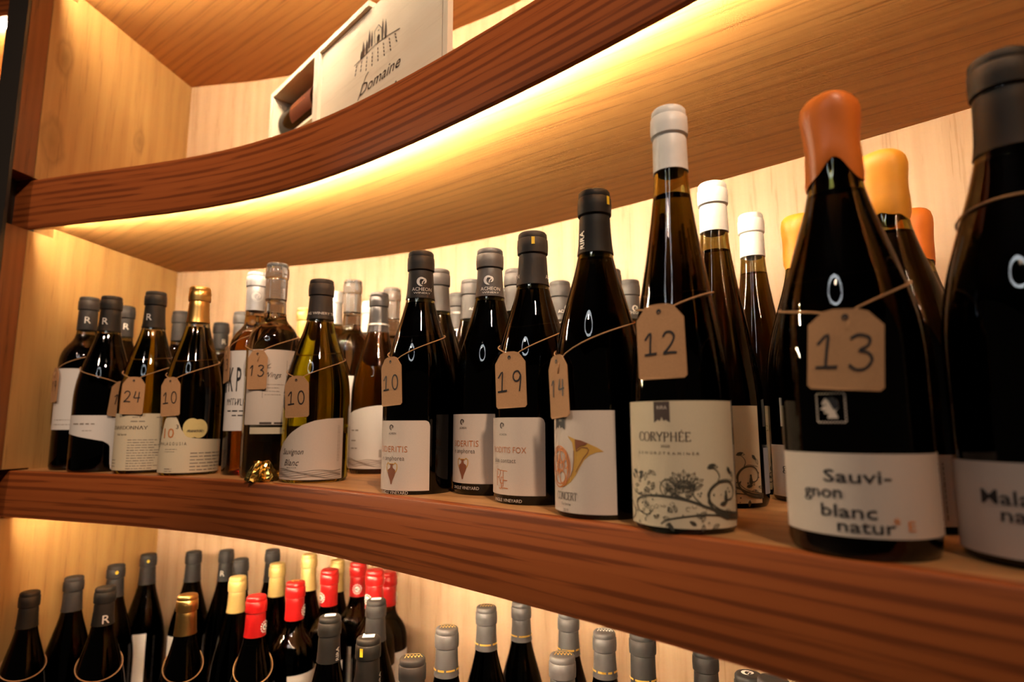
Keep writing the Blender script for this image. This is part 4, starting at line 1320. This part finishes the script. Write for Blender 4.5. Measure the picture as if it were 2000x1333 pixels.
p.done('head_shading', 'ink', em)
p = Print(); m2 = cyl_map(R, 0, 0, .0006)
root3 = ROOTS['w3'][0]
l = columns('label', R_('w3'), [(-.5 + 1.3 * i / 16, .0055, .0556) for i in range(17)], 'paperw', root3)
p = Print(); mp = cyl_map(R_('w3'), 0, 0)
for u in (.012, .015, .018, .021): fake_lines(p, .010, .050, 0, 0, 1, .0012, lambda a, b, u=u: mp(u + b, a), int(u * 1e4), ragged=False)
p.done('small_print', 'greyink', l)
columns('neck_label', R_('w2'), [(-.75 + .5 * i / 8, .075, .104) for i in range(9)], 'paperw', ROOTS['w2'][0])

# lower shelf: labels that show, stickers, emblems
for key, t, a, b in (('L5', .150, -1.3, .15), ('L6', .140, -1.2, .3), ('L15', .165, -.2, 1.4), ('L20', .165, -.3, 1.5), ('L19', .165, -.3, 1.5), ('L16', .160, -.9, .8), ('L10', .130, -1.3, -.3), ('L18', .165, -1, 1)):
    columns('label', R_(key), [(a + (b - a) * i / 20, .04, t) for i in range(21)], 'paperw', ROOTS[key][0])
def red_emblem(key, ph):
    root, H, R, kind = ROOTS[key]
    z = H - .046; mp = cyl_map(capR(key, z), ph, z, .0008)
    p = Print(); p.poly(circ(0, 0, .0048, .0052, 20)[:-1], mp)
    for i in range(14):
        a = 2 * pi * i / 14 + .2
        p.ribbon([(.0075 * cos(a - .13), .0082 * sin(a - .13)), (.0075 * cos(a + .13), .0082 * sin(a + .13))], .0020, mp)
    e = p.done('round_emblem', 'white', root)
    p = Print(); put_text(p, 'MZ', 0, 0, .0052, 'C', .0062, 'b', cyl_map(capR(key, z), ph, z - .0026, .0012)); p.done('lettering', 'ink', e)
for key, ph in (('L13', 1.0), ('L15', 1.25), ('L16', -.95), ('L18', -.1), ('L19', -.8), ('L20', 1.6)): red_emblem(key, ph)
def top_disc(key, colr, kind_):
    root, H, R, kind = ROOTS[key]; p = Print(); z = H + .0006
    mp = lambda u, v: (u, v, z)
    if kind_ == 'sticker': p.poly([(-.008, -.004), (.007, -.0055), (.008, .005), (-.0065, .0058)], mp)
    elif kind_ == 'print':
        for i in range(5): p.ribbon([(-.009 + .004 * i, -.005), (-.007 + .004 * i, .004), (-.005 + .004 * i, -.004)], .0012, mp)
        p.ribbon([(-.009, .0062), (.009, .0062)], .0010, mp)
    else:
        swirl(p, mp, .006)
    e = p.done('top_' + ('sticker' if kind_ == 'sticker' else 'print'), colr, root)
for key in ('L21', 'L22', 'L23'): top_disc(key, 'white', 'sticker')
for key in ('L24', 'L25', 'L26', 'L29'): top_disc(key, 'gold', 'print')
top_disc('L33', 'white', 'emblem'); top_disc('L30', 'white', 'print'); top_disc('L15', 'gold', 'emblem')
def ring_print(key, seed):
    root, H, R, kind = ROOTS[key]; z = .832 * H; rr = capR(key, z); p = Print()
    fake_lines(p, -rr * 1.5, rr * 1.5, 0, 0, 1, .0034, cyl_map(rr, 0, z, .0006), seed, ragged=False); p.done('ring_print', 'gold', root)
for i, key in enumerate(('L25', 'L26', 'L27', 'L28', 'L30', 'L31', 'L32')): ring_print(key, 60 + i)
for key, ph, dz in (('L21', .77, .048), ('L23', 1.15, .050)):
    root, H, R, kind = ROOTS[key]
    p = Print(); put_text(p, 'RIRA', 0, 0, .0050, 'C', .0175, 'b', cyl_map(capR(key, H - dz), ph, H - dz, .0006), rot=pi / 2); p.done('lettering', 'silver', root)
for key, ph in (('L4', .1), ('L5', 0)):
    root, H, R, kind = ROOTS[key]; p = Print(); p.poly(circ(0, 0, .0026, .0032, 12)[:-1], cyl_map(capR(key, .97 * H) + .0016, ph, H - .0125, .0006)); p.done('dot_sticker', 'yellow', root)
root, H, R, kind = ROOTS['L23']; p = Print(); p.poly([(-.002, -.005), (.002, -.005), (.002, .005), (-.002, .005)], cyl_map(capR('L23', H) + .0016, -.5, H - .014, .0006)); p.done('seal_tab', 'yellow', root)

# ------------------------------------------------------------------ price tags on twine
DIG = {
    '0': [[(.5 + .36 * sin(a) , .5 + .5 * cos(a)) for a in [2 * pi * i / 18 for i in range(19)]]],
    '1': [[(.18, .72), (.52, 1.0), (.45, .5), (.40, .02)]],
    'I': [[(.12, .70), (.50, 1.0), (.46, .5), (.42, .03)], [(.05, .02), (.85, .06)]],
    '2': [[(.10, .78), (.30, .98), (.62, .98), (.80, .78), (.66, .50), (.36, .22), (.10, .03), (.45, .06), (.92, .04)]],
    '3': [[(.12, .88), (.40, 1.0), (.76, .92), (.74, .70), (.42, .54), (.72, .48), (.86, .28), (.66, .04), (.32, -.02), (.06, .12)]],
    '4': [[(.30, 1.0), (.22, .62), (.14, .40), (.90, .42)], [(.74, .95), (.70, .4), (.64, -.02)]],
    '9': [[(.80, .76), (.60, .98), (.30, .92), (.20, .68), (.36, .50), (.64, .54), (.80, .76), (.76, .40), (.66, -.02)]],
}
def price_tag(key, text, label, base1=False, size=(.036, .060), dig=.0175, rise=.040, asym=.004):
    ph, zc_, tilt = TAG[key]
    if key == 'M1': ph = -1.32
    root, H, R, kind = ROOTS[key]
    bx, by = root.location.x, root.location.y
    a = root.rotation_euler.z + ph                 # tangent frame of the card
    ex = Vector((cos(a), sin(a), 0)); en = Vector((sin(a), -cos(a), 0))
    zb = root.location.z
    w_, h = size
    # the card leans on the widest part of the bottle it touches
    Rt = max(shape_r(kind, max(0, (zc_ + k * h / 2) / H)) * R for k in (-1, -.5, 0, .5, 1))
    O = Vector((bx, by, zb + zc_)) + en * (Rt + .0022)
    t = tag(empty('price_tag', O), label, 'price tag', 'kraft price tags')
    c, s = cos(tilt), sin(tilt)
    def mp(off):
        def f(u, v):
            x, y = u * c - v * s, u * s + v * c
            q = ex * x + en * (off - .0007 * (u / (w_ / 2)) ** 2) + Vector((0, 0, y))
            return tuple(q)
        return f
    out = [(-w_ / 2 + .002, -h / 2), (-w_ / 4, -h / 2), (0, -h / 2), (w_ / 4, -h / 2), (w_ / 2 - .002, -h / 2), (w_ / 2, -h / 2 + .002), (w_ / 2, h * .30), (w_ * .43, h * .36), (w_ * .30, h * .47), (w_ * .16, h / 2), (0, h * .505), (-w_ * .16, h / 2), (-w_ * .30, h * .47), (-w_ * .43, h * .36), (-w_ / 2, h * .30), (-w_ / 2, -h / 2 + .002)]
    V = [mp(.0008)(*q) for q in out] + [mp(0)(*q) for q in out]
    n = len(out)
    F = [tuple(range(n)), tuple(range(2 * n - 1, n - 1, -1))] + [(i, (i + 1) % n, n + (i + 1) % n, n + i)[::-1] for i in range(n)]
    mesh_obj('card', V, F, INK['kraft'], t)
    p = Print(); hv = h * .40
    p.poly([(q[0], q[1]) for q in circ(0, hv, .0019, None, 14)[:-1]], mp(.0011)); p.done('eyelet', 'ink', t)
    p = Print(); x = 0.0; k = dig
    tot = .86 * len(text) - .12
    for ch in text:
        for st in DIG[ch]:
            q = catmull([((x - tot / 2 + u * .72) * k, (v - .5) * k - h * .03) for u, v in st], 3) if len(st) > 2 else [((x - tot / 2 + u * .72) * k, (v - .5) * k - h * .03) for u, v in st]
            p.ribbon(q, .0016, mp(.0012))
        x += .86
    p.done('handwritten_number', 'ink', t)
    # twine: from the eyelet round the bottle's shoulder and back
    hole = Vector(mp(.0012)(0, hv))
    pts = [hole + Vector((0, 0, -.001))]
    z_h = zc_ + hole.z
    N = 30
    for i in range(N + 1):
        th = 2 * pi * i / N
        t_ = 1 - abs(1 - th / pi)
        z = z_h + .001 + rise * t_ ** .8 + asym * sin(th) * (1 if th < pi else .6)
        r = shape_r(kind, z / H) * R + .0016
        d = a + th
        pts.append(Vector((bx + sin(d) * r, by - cos(d) * r, zb + z)) - O)
    pts.append(hole + Vector((0, 0, -.001)))
    tube('twine', pts, .00065, INK['twine'], t, 6)
    # loose knot ends by the eyelet
    e0 = pts[1]
    tube('twine_end', [e0, e0 + en * .003 + ex * .003 + Vector((0, 0, -.004)), e0 + en * .0025 + ex * .001 + Vector((0, 0, -.012))], .00055, INK['twine'], t, 6)
    return t
price_tag('M1', '19', 'kraft price tag seen nearly edge-on, on the square-shouldered bottle beside the partition')
price_tag('M2', '10', 'kraft price tag half covered by the tag reading twenty-four', dig=.017)
price_tag('M4', '24', 'kraft price tag handwritten twenty-four on the text-label bottle')
price_tag('M6', 'I0', 'kraft price tag handwritten ten on the gold-capped bottle')
price_tag('KP', '13', 'kraft price tag seen edge-on beside the bottle with two tall letters', size=(.034, .058))
price_tag('WG', '13', 'kraft price tag handwritten thirteen on the clear glass bottle', size=(.031, .058), dig=.016)
price_tag('SB', 'I0', 'kraft price tag handwritten ten on the wide olive bottle with script label', size=(.037, .056))
price_tag('A10', 'I0', 'kraft price tag handwritten ten on the dark amphora-label bottle', size=(.033, .056), dig=.0165)
price_tag('A19', 'I9', 'kraft price tag handwritten nineteen on the orange-monogram bottle', size=(.036, .056), dig=.020)
price_tag('CON', '14', 'kraft price tag turned almost edge-on at the horn-label bottle', size=(.031, .055), dig=.015)
price_tag('COR', 'I2', 'kraft price tag handwritten twelve on the tall floral-label bottle', size=(.0365, .056), dig=.0165, rise=.022, asym=.005)
price_tag('N13', 'I3', 'kraft price tag handwritten thirteen on the orange wax bottle', size=(.0400, .0485), dig=.0205, rise=.032, asym=.007)

# twine loops on untagged or hidden-tag bottles
def twine_loop(key, zf, tiltz, label):
    root, H, R, kind = ROOTS[key]
    pts = []
    for i in range(36):
        th = 2 * pi * i / 36
        z = zf * H - tiltz * cos(th)
        r = shape_r(kind, z / H) * R + .0014
        pts.append((r * sin(th), -r * cos(th), z))
    o = tube('twine_loop', pts, .0008, INK['twine'], None, 6, True)
    o.location = root.location; o.rotation_euler = root.rotation_euler
    tag(o, label, 'twine')
twine_loop('MAL', .66, -.006, 'twine loop round the shoulder of the big near-black bottle')
twine_loop('L1', .60, .016, 'twine loop sagging on the bottle nearest the partition, lowest shelf')
twine_loop('L3', .60, .018, 'twine loop on the front bottle with the pale letter, lowest shelf')
twine_loop('L7', .66, .020, 'twine loop on the shiny gold-foil bottle of the lowest shelf')
twine_loop('L13', .66, .020, 'twine loop on the foremost red-capped bottle')

# ------------------------------------------------------------------ crumpled gold foil on the shelf
def foil():
    V, F = [], []; n, m = 36, 9
    rnd = random.Random(12)
    for i in range(m):
        t = i / (m - 1)
        for j in range(n):
            a = 2 * pi * j / n
            r = .0205 * (1 - .58 * t ** 1.4) * (1 + .13 * sin(9 * a + 2 * t) * (1 - .5 * t) + .05 * (rnd.random() - .5) * 2)
            z = .027 * t + .0022 * (rnd.random() - .5) * (1 if 0 < i else 0) + (.0028 * max(0, sin(9 * a)) * (1 - t))
            V.append((r * cos(a), r * sin(a), max(.0004, z)))
    V.append((0, 0, .0265))
    for i in range(m - 1):
        for j in range(n):
            F.append((i * n + j, i * n + (j + 1) % n, (i + 1) * n + (j + 1) % n, (i + 1) * n + j))
    for j in range(n): F.append(((m - 1) * n + j, (m - 1) * n + (j + 1) % n, len(V) - 1))
    m_ = plain('crumpled_gold_foil', (.85, .56, .14), .2, metal=1.0)
    o = mesh_obj('gold_foil', V, F, m_)
    o.location = (-.347, .8467, ZS)
    tag(o, 'crumpled piece of shiny gold foil lying before the clear glass bottle', 'foil')
foil()

# ------------------------------------------------------------------ the wooden wine case on the upper shelf
def case():
    Z = ZS + .5151
    E = (.6926, -.7213); Bk = (.7213, .6926)        # along the case, and from its face towards the wall
    P0 = (-.4938, 1.1483)
    L, H, D, T = .588, .2345, .115, .011
    root = tag(empty('wine_case', (P0[0], P0[1], Z)), 'pale wooden wine case with sliding lid and black drawing, on the upper shelf', 'box')
    fr = ((0, 0, 0), E, Bk)
    bx = lambda nm, x0, x1, y0, y1, z0, z1, g='x': box_uv(nm, x0, x1, y0, y1, z0, z1, M_BOXWOOD, root, g, fr)
    Lb = .385                                        # the lid is slid open and sticks out past the case
    bx('end_board', 0, T, 0, D, 0, H, 'z'); bx('end_board', Lb - T, Lb, .014, D, 0, H, 'z')
    bx('top_board', T, Lb - T, 0, D, H - .010, H); bx('top_rail', Lb - T, Lb, 0, .014, H - .010, H); bx('bottom_board', T, Lb - T, 0, D, 0, .010)
    bx('back_board', T, Lb - T, D - .006, D, .010, H - .010)
    lid = bx('sliding_lid', .2165, L - .010, .006, .012, .0102, H - .0115)
    box_uv('lid_batten', .1985, .2165, -.001, .012, .0102, H - .0115, M_BOXWOOD, lid, 'z', fr)
    box_uv('lid_batten', L - .010, L, .003, .012, .0102, H - .0115, M_BOXWOOD, lid, 'z', fr)
    bx('cradle_slat', T, .1985, .016, D - .006, .1265, .1330)
    def lm(off): return lambda u, v: (E[0] * u + Bk[0] * (.006 - off), E[1] * u + Bk[1] * (.006 - off), v)
    mp = lm(.0006); mq = lm(.0009)
    p = Print()
    p.ribbon([(.335, .1452), (.37, .1490), (.40, .1520), (.43, .1500), (.4692, .1440)], .0014, mp)
    for S in ([(.3985, .154), (.3965, .1757)], [(.3965, .1757), (.4084, .1815), (.4174, .1714)], [(.4174, .1714), (.4184, .1527)]): p.ribbon(S, .0014, mp)
    p.poly([(.4045, .1525), (.4125, .1525), (.4125, .1625), (.4085, .1655), (.4045, .1625)], mp); p.ribbon([(.4065, .172), (.4105, .172)], .002, mp)
    for (x, y0, y1, wd) in ((.381, .155, .188, .0075), (.389, .154, .182, .006), (.4205, .150, .186, .0065), (.4295, .148, .181, .0075), (.3735, .150, .174, .008), (.363, .148, .176, .0095), (.357, .147, .162, .007)):
        p.poly([(x - wd * .35, y0), (x - wd * .5, y0 + (y1 - y0) * .35), (x - wd * .3, y0 + (y1 - y0) * .7), (x, y1), (x + wd * .3, y0 + (y1 - y0) * .7), (x + wd * .5, y0 + (y1 - y0) * .35), (x + wd * .35, y0)], mp)
    for i in range(8):
        x = .345 + .0155 * i; y = .1445
        for k in range(4 - abs(i - 4) // 3):
            a = (x + .0016 * (k + 1) * (i - 3) * .3, y - .0065 * (k + .2)); p.ribbon([a, (a[0] + .0008 * (i - 3), a[1] - .0042)], .0022, mp)
    p.done('vineyard_drawing', 'ink', lid)
    p = Print()
    put_text(p, 'Domaine', .355, .0835, .018, 'L', .118, 'i', mp); put_text(p, 'C  A', .405, .046, .018, 'L', .06, 'i', mp)
    p.ribbon([(.350, .0780), (.362, .094), (.374, .110), (.3815, .1145)], .0016, mp)
    p.done('lettering', 'ink', lid)
    # the bottle lying inside
    b = tag(empty('wine_bottle', (P0[0] + E[0] * .013 + Bk[0] * .047, P0[1] + E[1] * .013 + Bk[1] * .047, Z + .133 + .0372)), 'dark wine bottle lying in the open end of the wooden case', 'bottle')
    prof = [(r * .037, t * .18) for t, r in [(0, .88), (.01, .97), (.04, 1), (.5, 1), (.995, 1), (1, .97)]]
    V, F = lathe_data(prof, 32)
    rot = lambda q: (E[0] * q[2] + Bk[0] * q[0], E[1] * q[2] + Bk[1] * q[0], q[1])
    sharp(mesh_obj('glass_body', [rot(q) for q in V], F, G_BLACK, b), 50)
    n = 20; V = []; F = []
    for i in range(n + 1):
        a = -1.2 + 2.6 * i / n
        for x in (.055, .15): V.append(rot((.0374 * sin(a) , -.0374 * cos(a), x)))
    V = []
    for i in range(n + 1):
        a = -.6 + 2.0 * i / n
        for x in (.06, .15): V.append((E[0] * x - Bk[0] * .0374 * cos(a), E[1] * x - Bk[1] * .0374 * cos(a), .0374 * sin(a)))
    F = [(2 * i, 2 * i + 2, 2 * i + 3, 2 * i + 1) for i in range(n)]
    lb = mesh_obj('label', V, F, plain('dark_red_label', (.12, .03, .02), .4), b, None, True)
    p = Print(); m3 = lambda u, v: (E[0] * u - Bk[0] * .0378 * cos(v / .0378), E[1] * u - Bk[1] * .0378 * cos(v / .0378), .0378 * sin(v / .0378))
    fake_lines(p, .066, .14, .004, .012, 2, .003, m3, 71); fake_lines(p, .066, .11, .03, .03, 1, .006, m3, 72, ragged=False); p.done('small_print', 'copper', lb)
case()
